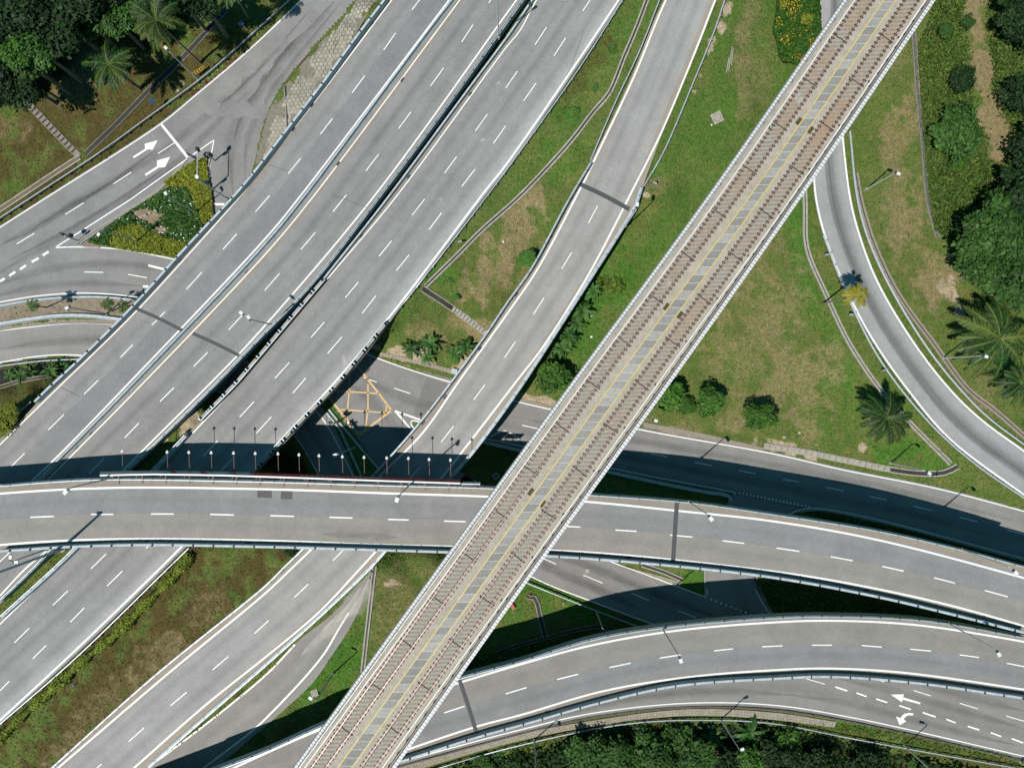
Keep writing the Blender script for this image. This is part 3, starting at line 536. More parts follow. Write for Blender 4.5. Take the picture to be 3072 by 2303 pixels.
stains(ROAD['J'], 'tyre_tracks', [([(-50, 1055), (120, 1030), (280, 1020), (450, 1040), (650, 1110), (800, 1180), (900, 1250), (960, 1340), (1000, 1430)], 2.4)], lambda x, y: .03, M['stain2'], .012)
# ------------------------------------------------------------------ bridges and flyovers
BR_ = (1.12, .98, .80); TN = lambda k: (1.0 * k, .965 * k, .91 * k); BLU = lambda k: (.93 * k, .955 * k, 1.0 * k)
PROF = {
 'M1': [(0, BR_), (.044, BR_), (.05, 1.02), (.10, 1.05), (.15, .93), (.2, 1.04), (.242, 1.0), (.2435, BLU(.78)), (.246, BLU(.90)), (.30, BLU(.90)), (.35, BLU(.85)), (.4, BLU(.93)), (.452, .98), (.46, BR_), (.54, BR_), (.55, 1.05), (.61, 1.0), (.65, .84), (.70, 1.0), (.757, 1.0), (.760, .72), (.763, .98), (.81, .98), (.855, .92), (.90, 1.02), (.95, 1.05), (.96, BR_), (1, BR_)],
 'M2': [(0, BR_), (.038, BR_), (.045, .96), (.12, 1.02), (.2, .90), (.28, 1.0), (.362, .98), (.366, .75), (.37, 1.0), (.43, 1.03), (.5, .88), (.58, 1.03), (.645, 1.03), (.7, 1.06), (.78, .97), (.86, 1.16), (.93, 1.32), (.95, 1.22), (1, 1.05)],
 'B': [(0, BR_), (.10, BR_), (.11, 1.02), (.2, 1.06), (.28, .95), (.38, 1.06), (.457, 1.04), (.46, .85), (.463, 1.06), (.55, 1.08), (.66, .94), (.76, 1.08), (.86, 1.1), (.885, BR_), (1, BR_)],
 'C': [(0, BR_), (.122, BR_), (.14, BLU(1.05)), (.25, BLU(1.02)), (.33, BLU(.9)), (.42, BLU(1.0)), (.528, BLU(.97)), (.531, .8), (.534, TN(1.08)), (.62, TN(1.06)), (.7, TN(.97)), (.8, TN(1.08)), (.88, TN(1.1)), (.9, BR_), (1, BR_)],
 'E': [(0, BR_), (.06, BR_), (.08, TN(1.0)), (.18, TN(1.02)), (.28, TN(.95)), (.4, TN(1.04)), (.502, TN(1.0)), (.505, .8), (.508, BLU(1.0)), (.58, BLU(1.0)), (.67, BLU(.86)), (.78, BLU(1.02)), (.87, BLU(1.02)), (.885, BR_), (1, BR_)]}
ABASE = {'M1': (.160, .158, .158), 'M2': (.163, .161, .161), 'B': (.185, .182, .180), 'C': (.158, .155, .151), 'E': (.155, .152, .149)}
LAB = {'M1': ('motorway_bridge', 'four lane motorway bridge split by a low concrete median barrier', 'bridge'),
       'M2': ('motorway_bridge', 'three lane motorway bridge beside the dark gap, running up to a grass bank', 'bridge'),
       'B': ('ramp_bridge', 'two lane ramp bridge with a tan shoulder between the grass wedge and the rail viaduct', 'bridge'),
       'C': ('flyover', 'two lane flyover crossing over the motorway with a red billboard on its edge', 'flyover'),
       'E': ('flyover', 'curved two lane flyover bending over the road beside the bottom forest', 'flyover')}
ZFN = {'M1': zM, 'M2': zM, 'B': zB, 'C': zC, 'E': zE}
SIDE = {'M1': 1, 'M2': 1, 'B': 1, 'C': -1, 'E': -1}
POSTM = {}
def post_mesh(key, size, mat):
    if key not in POSTM:
        b = MB(); b.box((0, 0, size[2] / 2), size); POSTM[key] = b.mesh(key, mat, fix=True)
    return POSTM[key]
def along(path, step, start=.5):
    r = resample(path, step=step); out = []
    for a, b in zip(r, r[1:]):
        d = b - a; out.append((a.lerp(b, start), math.atan2(d.y, d.x)))
    return out
def in_view(p, mar=60):
    x, y = PX(p); return -mar < x < 3072 + mar and -mar < y < 2303 + mar
def add_posts(parent, name, path, step, size, mat, cap=100, sink=0):
    me = post_mesh('%s_%s' % (name, size), size, mat); k = 0
    for p, a in along(path, step):
        if in_view(p, 150) and k < cap:
            link(name, me, parent, p - Vector((0, 0, sink)), a); k += 1
def stain_each(parent, name, lst, zf, mat, dz):
    for it in lst: stains(parent, name, [it], zf, mat, dz)
def parapet(parent, px, zf, s, rail=True, pt=PT, mat='conc', step=2.5, wide=.27):
    p = wpath(px, lambda x, y: zf(x, y) + pt)
    b = MB(); b.sweep(p, [(-.03 * s, -pt - .35), (-.03 * s, 0), (wide * s, 0), ((wide + .01) * s, -pt + .03)]); b.build('parapet', M[mat], parent)
    if rail == 'studs':
        add_posts(parent, 'rail_post', shift(p, .12 * s), step, (.12, .30, .26), M['dark'])
    elif rail:
        c = shift(p, .15 * s); b = MB(); b.sweep(c, [(-.05, .22), (-.05, .30), (.05, .30), (.05, .22)]); b.build('handrail', M['steel'], parent)
        add_posts(parent, 'rail_post', c, step, (.14, .26, .24), M['dark'])
    return p
BRG = {}
for k in ('M1', 'M2', 'B', 'C', 'E'):
    nm, lb, ct = LAB[k]; A, B = DECK[k]; mid = A[55].lerp(B[55], .5)
    root = thing(nm, lb, ct, (mid.x, mid.y, mid.z)); BRG[k] = root
    b = MB(); b.ribbon(A, B, m=0, nv=8)
    th = 1.25
    dn = lambda q, d: [Vector((v.x, v.y, v.z - d)) for v in q]
    ia = [a.lerp(c, .12) for a, c in zip(A, B)]; ib = [a.lerp(c, .88) for a, c in zip(A, B)]
    for P, Q in ((A, dn(A, .5)), (dn(A, .5), dn(ia, th)), (dn(ia, th), dn(ib, th)), (dn(ib, th), dn(B, .5)), (dn(B, .5), B)):
        for i in range(len(P) - 1): b.quad(P[i], P[i + 1], Q[i + 1], Q[i], m=1)
    b.build('deck', [asphalt('asphalt_' + nm, ABASE[k], PROF[k]), M['concraw']], root, fix=False)
    # piers down to the ground
    n = 9
    pb = []
    for i in range(n):
        j = int(8 + i * (len(A) - 17) / (n - 1)); c = A[j].lerp(B[j], .5); g = ground_under(c)
        if c.z - g > 3.5 and in_view(c, 400):
            d = B[j] - A[j]; pb.append((c, g, math.atan2(d.y, d.x), d.length))
    for c, g, a, w in pb:
        x = MB(); hgt = c.z - 1.25 - g + 1
        x.box((0, 0, -hgt / 2 + .5), (1.5, 1.5, hgt - .8)); x.box((0, 0, hgt / 2 - .4), (w * .7, 1.6, .9))
        link('pier', x.mesh('pier', M['concraw'], fix=True), root, (c.x, c.y, (c.z - 1.25 + g - 1) / 2), a)
cutx = lambda q, f: [p for p in q if f(p)]
ALLW = lambda p: -250 < p[0] < 3330 and -250 < p[1] < 2560
# M1
r = BRG['M1']
parapet(r, cutx(M1L, lambda p: -250 < p[1] < 1204), zM, 1, rail='studs', wide=.3); parapet(r, cutx(M1R, ALLW), zM, -1)
med = [(1472, -120), (1364, 0), (914, 597), (800, 735), (391, 1167), (206, 1355), (120, 1440), (-160, 1715)]
p = wpath(med, zM); b = MB(); b.sweep(p, [(-.34, 0), (-.16, .28), (-.10, .85), (.10, .85), (.16, .28), (.34, 0)]); b.build('median_barrier', M['conc'], r)
lines(r, 'lane_markings', [('l', [(1265, -120), (1176, 0), (973, 268), (760, 539), (736, 570), (416, 926), (174, 1163), (0, 1333), (-200, 1530)], LW), ('l', [(1440, -120), (1348, 0), (894, 597), (800, 711), (369, 1167), (188, 1353), (96, 1442), (-200, 1735)], .24),
 ('l', [(1470, -120), (1380, 0), (934, 597), (800, 758), (412, 1167), (224, 1357), (145, 1437), (-160, 1735)], LW), ('l', [(1640, -120), (1550, 0), (1116, 597), (760, 1015), (640, 1140), (427, 1352), (365, 1415), (141, 1650), (78, 1703), (0, 1786)], .24),
 ('d', [((1274, -20), (1236, 30)), ((1187, 99), (1151, 151)), ((1094, 228), (1056, 279)), ((997, 356), (961, 403)), ((902, 475), (864, 522)), ((809, 587), (766, 636)), ((710, 702), (669, 748)), ((606, 816), (560, 867)), ((495, 935), (478, 952)), ((471, 960), (455, 975)), ((399, 1033), (361, 1072)), ((295, 1140), (252, 1182)), ((192, 1243), (145, 1289)), ((74, 1359), (33, 1399)), ((1500, -38), (1466, 10)), ((1419, 75), (1385, 127)), ((1331, 204), (1291, 259)), ((1233, 336), (1196, 386)), ((1136, 463), (1098, 513)), ((1039, 585), (999, 635)), ((946, 697), (903, 748)), ((839, 820), (794, 871)), ((729, 943), (686, 989)), ((623, 1056), (581, 1099)), ((522, 1162), (480, 1204)), ((417, 1268), (374, 1313)), ((312, 1375), (267, 1420)), ((30, 1655), (-15, 1698))], DW)], zM, M['white'])
lines(r, 'expansion_joint', [('l', [(410, 926), (480, 957), (548, 992)], .5), ('l', [(578, 1000), (645, 1030), (717, 1066)], .5)], zM, M['joint'], .034)
lines(r, 'tar_seam', [('l', [(806, 494), (864, 515)], .07), ('l', [(184, 1162), (238, 1190)], .08), ('l', [(1000, 585), (1100, 622)], .06)], zM, M['seam'], .03)
# M2: low steel rail beside the gap at the top, concrete blocks on the bridge, open verge higher up
r = BRG['M2']
parapet(r, cutx(M2L, lambda p: -250 < p[1] < 840), zM, 1, rail=False, pt=.75, wide=.22)
def block_parapet(parent, px, zf, s):
    p = wpath(px, lambda x, y: zf(x, y) + .45); b = MB(); b.sweep(p, [(-.03 * s, -.8), (-.03 * s, 0), (.62 * s, 0), (.62 * s, -.42)]); b.build('parapet', M['dark'], parent)
    c = shift(p, .26 * s); bm_ = MB(); bm_.box((0, 0, .22), (1.75, .46, .44)); me_ = bm_.mesh('parapet_block', M['concraw'] if 0 else M['blk'], fix=True)
    pm = post_mesh('frame_post', (.18, .5, .62), M['steel'])
    for q, a in along(c, 2.75):
        if in_view(q, 150): link('parapet_block', me_, parent, q, a); link('rail_post', pm, parent, q + Vector((math.cos(a), math.sin(a), 0)) * 1.37, a)
    c2 = shift(p, .52 * s); b = MB(); b.sweep(c2, [(-.06, .35), (-.06, .55), (.06, .55), (.06, .35)]); b.build('handrail', M['steel'], parent)
M['blk'] = simple('weathered_block', (.25, .245, .23), .85, 0, .4, 2.5)
block_parapet(r, M2Rp, zM, -1); block_parapet(r, [(970, 834), (745, 1100), (711, 1140), (600, 1253)], zM, 1)
parapet(r, cutx([(553, 1303)] + M2L, lambda p: p[1] > 1300 and ALLW(p)), zM, 1, wide=.5)
lines(r, 'lane_markings', [('l', [(1700, -120), (1610, 0), (1560, 92), (1520, 141), (1183, 597), (984, 834), (760, 1102), (727, 1140), (561, 1317), (467, 1415), (241, 1641), (174, 1703), (0, 1871), (-200, 2065)], LW),
 ('l', [(1930, -120), (1856, 0), (1520, 492), (1458, 570), (1183, 932), (1010, 1140), (825, 1341), (760, 1411), (545, 1639), (481, 1703), (232, 1944), (0, 2159), (-200, 2345)], .30),
 ('d', [((1728, -50), (1694, 2)), ((1640, 82), (1605, 135)), ((1552, 214), (1517, 265)), ((1462, 343), (1426, 393)), ((1370, 470), (1333, 520)), ((1274, 597), (1236, 646)), ((1175, 722), (1137, 769)), ((1075, 846), (1036, 893)), ((973, 966), (933, 1012)), ((868, 1087), (825, 1134)), ((762, 1204), (719, 1251)), ((653, 1321), (611, 1367)), ((318, 1661), (273, 1705)), ((204, 1771), (158, 1815)), ((88, 1883), (43, 1927)), ((1783, -18), (1748, 34)), ((1697, 114), (1662, 168)), ((1608, 250), (1571, 303)), ((1517, 378), (1480, 431)), ((1425, 508), (1385, 560)), ((1325, 638), (1287, 689)), ((1227, 765), (1189, 812)), ((1128, 887), (1086, 940)), ((1026, 1010), (983, 1060)), ((918, 1133), (878, 1179)), ((814, 1250), (769, 1299)), ((704, 1369), (661, 1414)), ((445, 1637), (438, 1644)), ((367, 1712), (321, 1757)), ((253, 1822), (211, 1865)), ((138, 1935), (98, 1975)), ((28, 2042), (-15, 2085))], DW)], zM, M['white'])
# B
r = BRG['B']
parapet(r, cutx(BL, lambda p: 480 < p[1] < 2600), zB, 1, step=2.6); parapet(r, cutx(BR, lambda p: 560 < p[1] < 2600), zB, -1, step=2.6, wide=.5)
lines(r, 'lane_markings', [('l', [(2062, -120), (1998, 0), (1900, 235), (1802, 441), (1752, 546), (1739, 570), (1614, 805), (1520, 943), (1379, 1140), (1267, 1299), (1136, 1431), (934, 1647), (876, 1703), (800, 1775), (514, 2011), (174, 2302), (0, 2450)], .28),
 ('l', [(2195, -120), (2146, 0), (2084, 159), (1987, 391), (1898, 570), (1766, 823), (1629, 1040), (1552, 1140), (1404, 1332), (1321, 1437), (1125, 1656), (1082, 1703), (955, 1837), (800, 1967), (615, 2115), (402, 2302), (250, 2436)], .28),
 ('d', [((1793, 617), (1765, 670)), ((1715, 757), (1685, 807)), ((1632, 893), (1600, 943)), ((1546, 1025), (1514, 1072)), ((1455, 1153), (1421, 1199)), ((1361, 1277), (1323, 1326)), ((1260, 1401), (1231, 1433)), ((1032, 1647), (998, 1681)), ((925, 1751), (883, 1791)), ((806, 1860), (764, 1899)), ((685, 1968), (638, 2008)), ((560, 2075), (512, 2115)), ((432, 2182), (386, 2223)), ((305, 2290), (262, 2326))], DW)], zB, M['white'])
lines(r, 'expansion_joint', [('l', [(1741, 553), (1815, 588), (1888, 628)], .7)], zB, M['joint'], .034)
# C
r = BRG['C']
parapet(r, cutx(CT, ALLW), zC, -1, step=3); parapet(r, cutx(CB, ALLW), zC, 1, step=3, rail='studs', wide=.3)
lines(r, 'lane_markings', [('l', [(-200, 1500), (0, 1480), (326, 1463), (800, 1467), (1158, 1479), (1462, 1489), (1755, 1504), (2027, 1531), (2320, 1563), (2634, 1619), (3072, 1733), (3300, 1802)], .30),
 ('l', [(-200, 1655), (0, 1634), (217, 1620), (434, 1616), (800, 1621), (1122, 1633), (1357, 1639), (1654, 1650), (1882, 1665), (2320, 1713), (2525, 1745), (2815, 1806), (3072, 1877), (3300, 1950)], .30),
 ('d', [((-90, 1571), (-25, 1562)), ((91, 1551), (161, 1548)), ((273, 1542), (340, 1542)), ((453, 1541), (521, 1541)), ((630, 1542), (701, 1544)), ((811, 1546), (882, 1548)), ((989, 1551), (1057, 1553)), ((1164, 1557), (1226, 1559)), ((1332, 1562), (1397, 1564)), ((1674, 1577), (1741, 1580)), ((1846, 1589), (1910, 1593)), ((2011, 1604), (2077, 1610)), ((2168, 1621), (2233, 1629)), ((2330, 1643), (2398, 1653)), ((2492, 1669), (2558, 1681)), ((2647, 1698), (2711, 1712)), ((2802, 1732), (2865, 1748)), ((2954, 1770), (3023, 1789))], .19)], zC, M['white'])
lines(r, 'expansion_joint', [('l', [(2031, 1506), (2027, 1560), (2019, 1686)], .65)], zC, M['joint'], .034)
lines(r, 'asphalt_patch', [('p', [(772, 1471), (815, 1471), (816, 1493), (772, 1492)]), ('p', [(843, 1473), (878, 1474), (877, 1497), (842, 1496)])], zC, M['patch'], .012)
# E
r = BRG['E']
parapet(r, cutx(ET, ALLW), zE, -1, step=3); parapet(r, cutx(EB, lambda p: ALLW(p) or p[1] < 2700 and p[0] > 500), zE, 1, step=3, rail='studs', wide=.3)
lines(r, 'lane_markings', [('l', [(600, 2345), (702, 2302), (760, 2275), (959, 2188), (1180, 2110), (1390, 2043), (1560, 1992), (1773, 1935), (2027, 1891), (2320, 1866), (2489, 1861), (2742, 1873), (3072, 1924), (3300, 1970)], .3),
 ('l', [(1000, 2330), (1223, 2247), (1433, 2177), (1560, 2144), (1809, 2072), (2063, 2030), (2320, 2009), (2489, 2004), (2706, 2016), (3072, 2067), (3300, 2105)], .3),
 ('d', [((1170, 2193), (1232, 2170)), ((1332, 2137), (1394, 2117)), ((1517, 2080), (1580, 2061)), ((1671, 2037), (1735, 2021)), ((1828, 2001), (1892, 1988)), ((1979, 1973), (2042, 1963)), ((2142, 1951), (2199, 1945)), ((2286, 1939), (2348, 1936)), ((2436, 1934), (2496, 1934)), ((2585, 1935), (2645, 1940)), ((2731, 1946), (2794, 1952)), ((2879, 1963), (2937, 1971)), ((3020, 1988), (3080, 2000))], .18)], zE, M['white'])
lines(r, 'expansion_joint', [('l', [(1377, 2034), (1405, 2118), (1432, 2205)], .6)], zE, M['joint'], .034)
stain_each(BRG['M2'], 'pale_smudge', [([(1030, 1062), (1036, 1100)], 1.2), ([(308, 1838), (326, 1846)], 1.1), ([(1440, 424), (1456, 416)], .8), ([(1490, 252), (1502, 246)], .8), ([(1317, 600), (1326, 594)], .6)], zM, M['pale'], .01)
stains(BRG['M2'], 'skid_mark', [([(1755, 80), (1735, 140), (1712, 200), (1682, 262)], .35)], zM, M['stain2'], .012)
stain_each(BRG['C'], 'pale_smudge', [([(960, 1600), (1060, 1606), (1200, 1612)], 1.6), ([(1500, 1640), (1700, 1650)], .8)], zC, M['stain2'], .01)
# storm gratings along the shoulders (small iron plates)
gm = MB(); gm.box((0, 0, .012), (.75, .32, .05)); gme = gm.mesh('drain_grating', M['dark'], fix=True)
for k, zf, pts in (('M1', zM, [(1117, 71), (936, 316), (880, 388), (781, 507), (541, 780), (418, 910), (292, 1037), (1207, 240), (1014, 491), (738, 812), (273, 1298), (229, 1341)]), ('M2', zM, [(1411, 282), (1226, 530), (1083, 708), (939, 888), (158, 1705), (78, 1781)]), ('B', zB, [(1653, 711), (1549, 883), (1440, 1046), (1335, 1190), (1270, 1268)]), ('C', zC, [(440, 1623), (745, 1627), (1250, 1646), (1885, 1671), (2600, 1770)]), ('E', zE, [(1643, 2133), (1995, 2055), (2058, 2046), (2413, 2018)])):
    for x, y in pts: link('drain_grating', gme, BRG[k], W(x, y, zf(x, y)), math.radians(52 if k in 'M1M2B' else 5))
# ------------------------------------------------------------------ billboard on the flyover edge
ZB0, ZB1 = 12.0, 16.9
rim = [(300, 1426), (380, 1424), (461, 1422.5), (570, 1424), (678, 1426), (768, 1429), (860, 1432), (1058, 1439), (1200, 1444), (1381, 1450)]
RW = wpath(rim, ZB1, 20, raw=True); RW = resample(RW, 60); RL = resample(wpath([(x, y - 8.5) for x, y in rim], ZB0, 20, raw=True), 60)   # the board leans: its foot sits nearer the parapet
bb = thing('billboard', 'long red and white roadside billboard seen from above along the flyover edge', 'billboard', RW[30] - Vector((0, 0, 3)))
def face_strip(name, f0, f1, mat, vlo=0, vhi=.985, out=.16, slant=0):
    n = 60; i0, i1 = int(f0 * n), max(int(f0 * n) + 1, int(f1 * n)); b = MB(); ns = offs(RW)
    P = lambda i, v: RL[i].lerp(RW[i], v) + ns[i] * out
    for i in range(i0, i1):
        dx = (RW[i + 1] - RW[i]).normalized() * slant
        b.quad(P(i, vlo) + dx, P(i + 1, vlo) + dx, P(i + 1, vhi), P(i, vhi))
    return b.build(name, mat, bb, fix=False)
b = MB(); ns_ = offs(RW)
for s in (-1, 1):
    for i in range(60): b.quad(RL[i] + ns_[i] * .14 * s, RL[i + 1] + ns_[i + 1] * .14 * s, RW[i + 1] + ns_[i + 1] * .14 * s, RW[i] + ns_[i] * .14 * s)
for i in range(60): b.quad(RL[i] - ns_[i] * .14, RL[i + 1] - ns_[i + 1] * .14, RL[i + 1] + ns_[i + 1] * .14, RL[i] + ns_[i] * .14)
for i in (0, 60): b.quad(RL[i] - ns_[i] * .14, RL[i] + ns_[i] * .14, RW[i] + ns_[i] * .14, RW[i] - ns_[i] * .14)
b.build('panel', M['steel'], bb)
b = MB(); b.sweep(RW, [(-.11, -.12), (-.11, .04), (.13, .04), (.13, -.12)]); b.build('top_rim', M['steelw'], bb)
M['pface'] = simple('pale_board', (.36, .40, .43), .5, 0, .2, 1.5)
face_strip('pale_face', 0, .433, M['pface'])
face_strip('red_face', .433, 1, M['redboard'])
for f in (.205, .29, .38): face_strip('red_stripe', f, f + .018, M['red'], out=.18, slant=-.5)
def bars(name, x0, x1, mat, seed, vlo, vhi):
    rr = random.Random(seed); b = MB(); x = x0; ns = offs(RW)
    while x < x1:
        fr = (x - 300) / 1081 * 60; i = min(59, int(fr)); lo = RL[i].lerp(RL[i + 1], fr - i) + ns[i] * .2; hi = RW[i].lerp(RW[i + 1], fr - i) + ns[i] * .2; t_ = Vector((ns[i].y, -ns[i].x, 0))
        def bar(u0, u1, v0, v1):
            q = lambda u, v: lo.lerp(hi, vlo + (vhi - vlo) * v) + t_ * u
            b.quad(q(u0, v0), q(u1, v0), q(u1, v1), q(u0, v1))
        kind = rr.choice('TEHILA')
        bar(0, .5, .84, 1)
        if kind in 'T': bar(.2, .32, 0, .84)
        if kind in 'EL': bar(0, .13, 0, .84); bar(.13, .5, 0, .14)
        if kind in 'HA': bar(0, .13, 0, .84); bar(.37, .5, 0, .84)
        if kind == 'I': bar(.18, .32, 0, .84)
        if kind in 'EA': bar(.13, .37, .42, .54)
        x += 15
    b.build(name, mat, bb, fix=False)
bars('white_lettering', 902, 985, M['steelw'], 1, .35, .9); bars('white_lettering', 1008, 1045, M['steelw'], 2, .35, .9); bars('white_lettering', 1064, 1140, M['steelw'], 3, .35, .9); bars('dark_lettering', 1275, 1335, M['dark'], 4, .3, .9); bars('dark_lettering', 680, 750, M['steel'], 5, .3, .85)
for i in range(2, 60, 4):                       # brackets back to the flyover parapet
    a = RW[i]; nn = offs(RW)[i]; b = MB(); b.box(a - nn * .75 + Vector((0, 0, -1.7)), (.16, 1.5, .16), math.atan2(nn.y, nn.x) - math.pi / 2); b.box(a - nn * .28 + Vector((0, 0, -1.2)), (.16, .16, 2.2)); b.build('bracket', M['rustbrown'], bb)
fl = MB(); fl.tube([Vector((0, 0, 0)), Vector((0, 2.75, .05))], .05, 6); fl2 = MB(); fl2.box((0, 2.85, .08), (.36, .2, .14)); fl2.quad(Vector((-.18, 2.95, .14)), Vector((.18, 2.95, .14)), Vector((.08, 3.18, .1)), Vector((-.08, 3.18, .1)))
fa, fh = fl.mesh('floodlight_arm', M['rustbrown'], fix=True), fl2.mesh('floodlight_head', M['glass'])
for x, y in ((369, 1354), (504, 1356), (569, 1357), (636, 1358), (703, 1359), (768, 1360), (836, 1361), (899, 1364), (959, 1367), (1029, 1370), (1094, 1372), (1162, 1374), (1227, 1375), (1289, 1378), (1353, 1380)):
    q = W(x, y, 15.2); arm = link('floodlight', fa, bb, (q.x, q.y - 2.9, 15.2), math.radians(1.5)); h = link('floodlight_head', fh, None); h.parent = arm
# small white end board
q = W(1384, 1451, 16.6); q2 = W(1440, 1453, 16.6)
sb = thing('small_signboard', 'short white board with dark marks beyond the end of the red billboard', 'sign', (q + q2) / 2 - Vector((0, 0, 2)))
b = MB(); b.box((q + q2) / 2 + Vector((0, 0, -1.0)), ((q2 - q).length, .16, 1.9)); b.build('panel', M['steelw'], sb)
b = MB(); c = (q + q2) / 2
for dx in (.35, .75, .95): b.box(c + Vector((dx, .1, -.8)), (.22, .06, .5))
b.build('dark_lettering', M['dark'], sb)
for dx in (-1.2, 0, 1.2):
    b = MB(); b.box(c + Vector((dx, -.5, -1.6)), (.12, .9, .12)); b.build('bracket', M['rustbrown'], sb)
# ------------------------------------------------------------------ rail viaduct
ZR = 25.5
RY = [0, 585, 1140, 1739, 2302]
RX = {'pl': [2532, 2126, 1721, 1288, 881], 'w1': [2565, 2161, 1755, 1324, 914], 'r1': [2576, 2175, 1766, 1335, 934], 'r2': [2621, 2217, 1809, 1382, 977], 'y1': [2652, 2252, 1846, 1418, 1013], 'y2': [2688, 2288, 1889, 1458, 1055], 'r3': [2715, 2316, 1914, 1484, 1082], 'r4': [2757, 2360, 1958, 1528, 1125], 'w2': [2777, 2380, 1981, 1554, 1147], 'pr': [2807, 2409, 2018, 1586, 1187]}
def rpx(k): return ext(list(zip(RX[k], RY)), 900, 900)
via = thing('rail_viaduct', 'long concrete rail viaduct with a pale walkway between two yellow lines', 'viaduct', W(1850, 1150, ZR))
pl = [Vector((v.x, v.y, ZR)) for v in wpath(rpx('pl'), ZR + 1.1)]; pr = [Vector((v.x, v.y, ZR)) for v in wpath(rpx('pr'), ZR + 1.1)]
A, B = resample(pl, 120), resample(pr, 120)
mdk, t, b_ = nodes('viaduct_slab'); p = pos(t); uvn = N(t, 'ShaderNodeUVMap'); sep = N(t, 'ShaderNodeSeparateXYZ'); L(t, uvn.outputs[0], sep.inputs[0])
c = mixc(t, noise(t, .25, 4, .6, p), (.225, .198, .155), (.285, .262, .22)); c = mixc(t, 1, c, ramp(t, noise(t, 1.3, 6, .7, p), [(.25, .72), (.75, 1.18)]), 'MULTIPLY'); c = mixc(t, 1, c, ramp(t, noise(t, 7, 3, .7, p), [(.25, .85), (.75, 1.12)]), 'MULTIPLY')
L(t, c, b_.inputs['Base Color']); b_.inputs['Roughness'].default_value = .9
b = MB(); b.ribbon(A, B, nv=4)
ia = [a.lerp(c_, .25) for a, c_ in zip(A, B)]; ib = [a.lerp(c_, .75) for a, c_ in zip(A, B)]
for P, Q in ((A, dn(A, .6)), (dn(A, .6), dn(ia, 2.4)), (dn(ia, 2.4), dn(ib, 2.4)), (dn(ib, 2.4), dn(B, .6)), (dn(B, .6), B)):
    for i in range(120): b.quad(P[i], P[i + 1], Q[i + 1], Q[i], m=1)
b.build('deck', [mdk, M['concraw']], via, fix=False)
mrib, t, b_ = nodes('painted_rib_parapet'); uvn = N(t, 'ShaderNodeUVMap'); sep = N(t, 'ShaderNodeSeparateXYZ'); L(t, uvn.outputs[0], sep.inputs[0]); p = pos(t)
wv = math_(t, 'ABSOLUTE', math_(t, 'SUBTRACT', math_(t, 'FRACT', math_(t, 'DIVIDE', sep.outputs[0], .48)), .5))  # grey bands paint the shade between ribs; the swept surface is smooth
L(t, mixc(t, 1, mixc(t, ramp(t, wv, [(.10, 0), (.22, 1)]), (.24, .24, .24), (.45, .445, .46)), ramp(t, noise(t, 4, 5, .7, p), [(.25, .75), (.7, 1.05)]), 'MULTIPLY'), b_.inputs['Base Color']); b_.inputs['Roughness'].default_value = .6
for path, s in ((A, 1), (B, -1)):
    b = MB(); b.sweep(path, [(-.02 * s, -.5), (-.02 * s, .95), (.05 * s, 1.08), (.2 * s, 1.12), (.36 * s, 1.08), (.43 * s, .95), (.43 * s, -.02)] if s > 0 else [(-.02 * s, -.5), (-.02 * s, 1.1), (.44 * s, 1.1), (.44 * s, -.02)]); b.build('parapet', mrib, via)
    c = shift(path, (.62 if s > 0 else .72) * s); b = MB(); b.sweep(c, [(-.04, .86), (-.04, .93), (.04, .93), (.04, .86)]); b.build('cable_rail', M['dark'] if s < 0 else M['steel'], via)
    add_posts(via, 'rail_post', c, 2.05 if s < 0 else 3.3, (.07, .10, .85), M['steel'] if s < 0 else M['dark'], 75)
mwk, t, b_ = nodes('walkway_slabs'); uvn = N(t, 'ShaderNodeUVMap'); sep = N(t, 'ShaderNodeSeparateXYZ'); L(t, uvn.outputs[0], sep.inputs[0]); p = pos(t)
uu = math_(t, 'DIVIDE', sep.outputs[0], 1.32); cell = math_(t, 'FLOOR', uu); wn = N(t, 'ShaderNodeTexWhiteNoise', noise_dimensions='1D'); L(t, cell, wn.inputs['W'])
c = mixc(t, ramp(t, wn.outputs[0], [(0, 0), (.5, .38), (.7, .62), (.86, .8), (1, 1)]), (.140, .136, .128), (.235, .228, .212))
c = mixc(t, ramp(t, math_(t, 'ABSOLUTE', math_(t, 'SUBTRACT', math_(t, 'FRACT', uu), .5)), [(.465, 0), (.475, 1)]), c, (.33, .32, .30))
c = mixc(t, 1, c, ramp(t, noise(t, 2.4, 6, .72, p), [(.25, .75), (.75, 1.2)]), 'MULTIPLY'); L(t, c, b_.inputs['Base Color']); b_.inputs['Roughness'].default_value = .85
y1, y2 = resample(wpath(rpx('y1'), ZR + .06), 120), resample(wpath(rpx('y2'), ZR + .06), 120)
b = MB(); b.ribbon(y1, y2, nv=2); b.build('walkway', mwk, via, fix=False)
b = MB()
for q in (y1, y2): b.ribbon(shift(q, .075, .02), shift(q, -.075, .02))
b.build('yellow_line', M['yel2'] if 'yel2' in M else M.setdefault('yel2', paint('walkway_yellow', (.42, .32, .085), .4)), via, fix=False)
for x, y in ((2396, 364), (2432, 391), (1999, 920), (2040, 945), (1592, 1475), (1628, 1510)):   # open hatches beside the walkway
    b = MB(); b.box((0, 0, .02), (1.0, .5, .05)); link('hatch', b.mesh('hatch', M['hatch'] if 'hatch' in M else M.setdefault('hatch', simple('mossy_hatch', (.05, .045, .02), .9, 0, .4, 4)), fix=True), via, W(x, y, ZR), math.radians(54))
for x0, y0_, x1, y1_ in ((2378, 279, 2404, 300), (2390, 295, 2410, 310), (1970, 828, 2040, 880), (1545, 1390, 1575, 1420), (2058, 908, 2068, 916)):   # pale patched slabs over the bearings
    b = MB(); b.box((0, 0, .035), (1.1, .55, .05)); link('cover_slab', b.mesh('cover_slab', M['concraw'], fix=True), via, W((x0 + x1) / 2, (y0_ + y1_) / 2, ZR), math.radians(54))
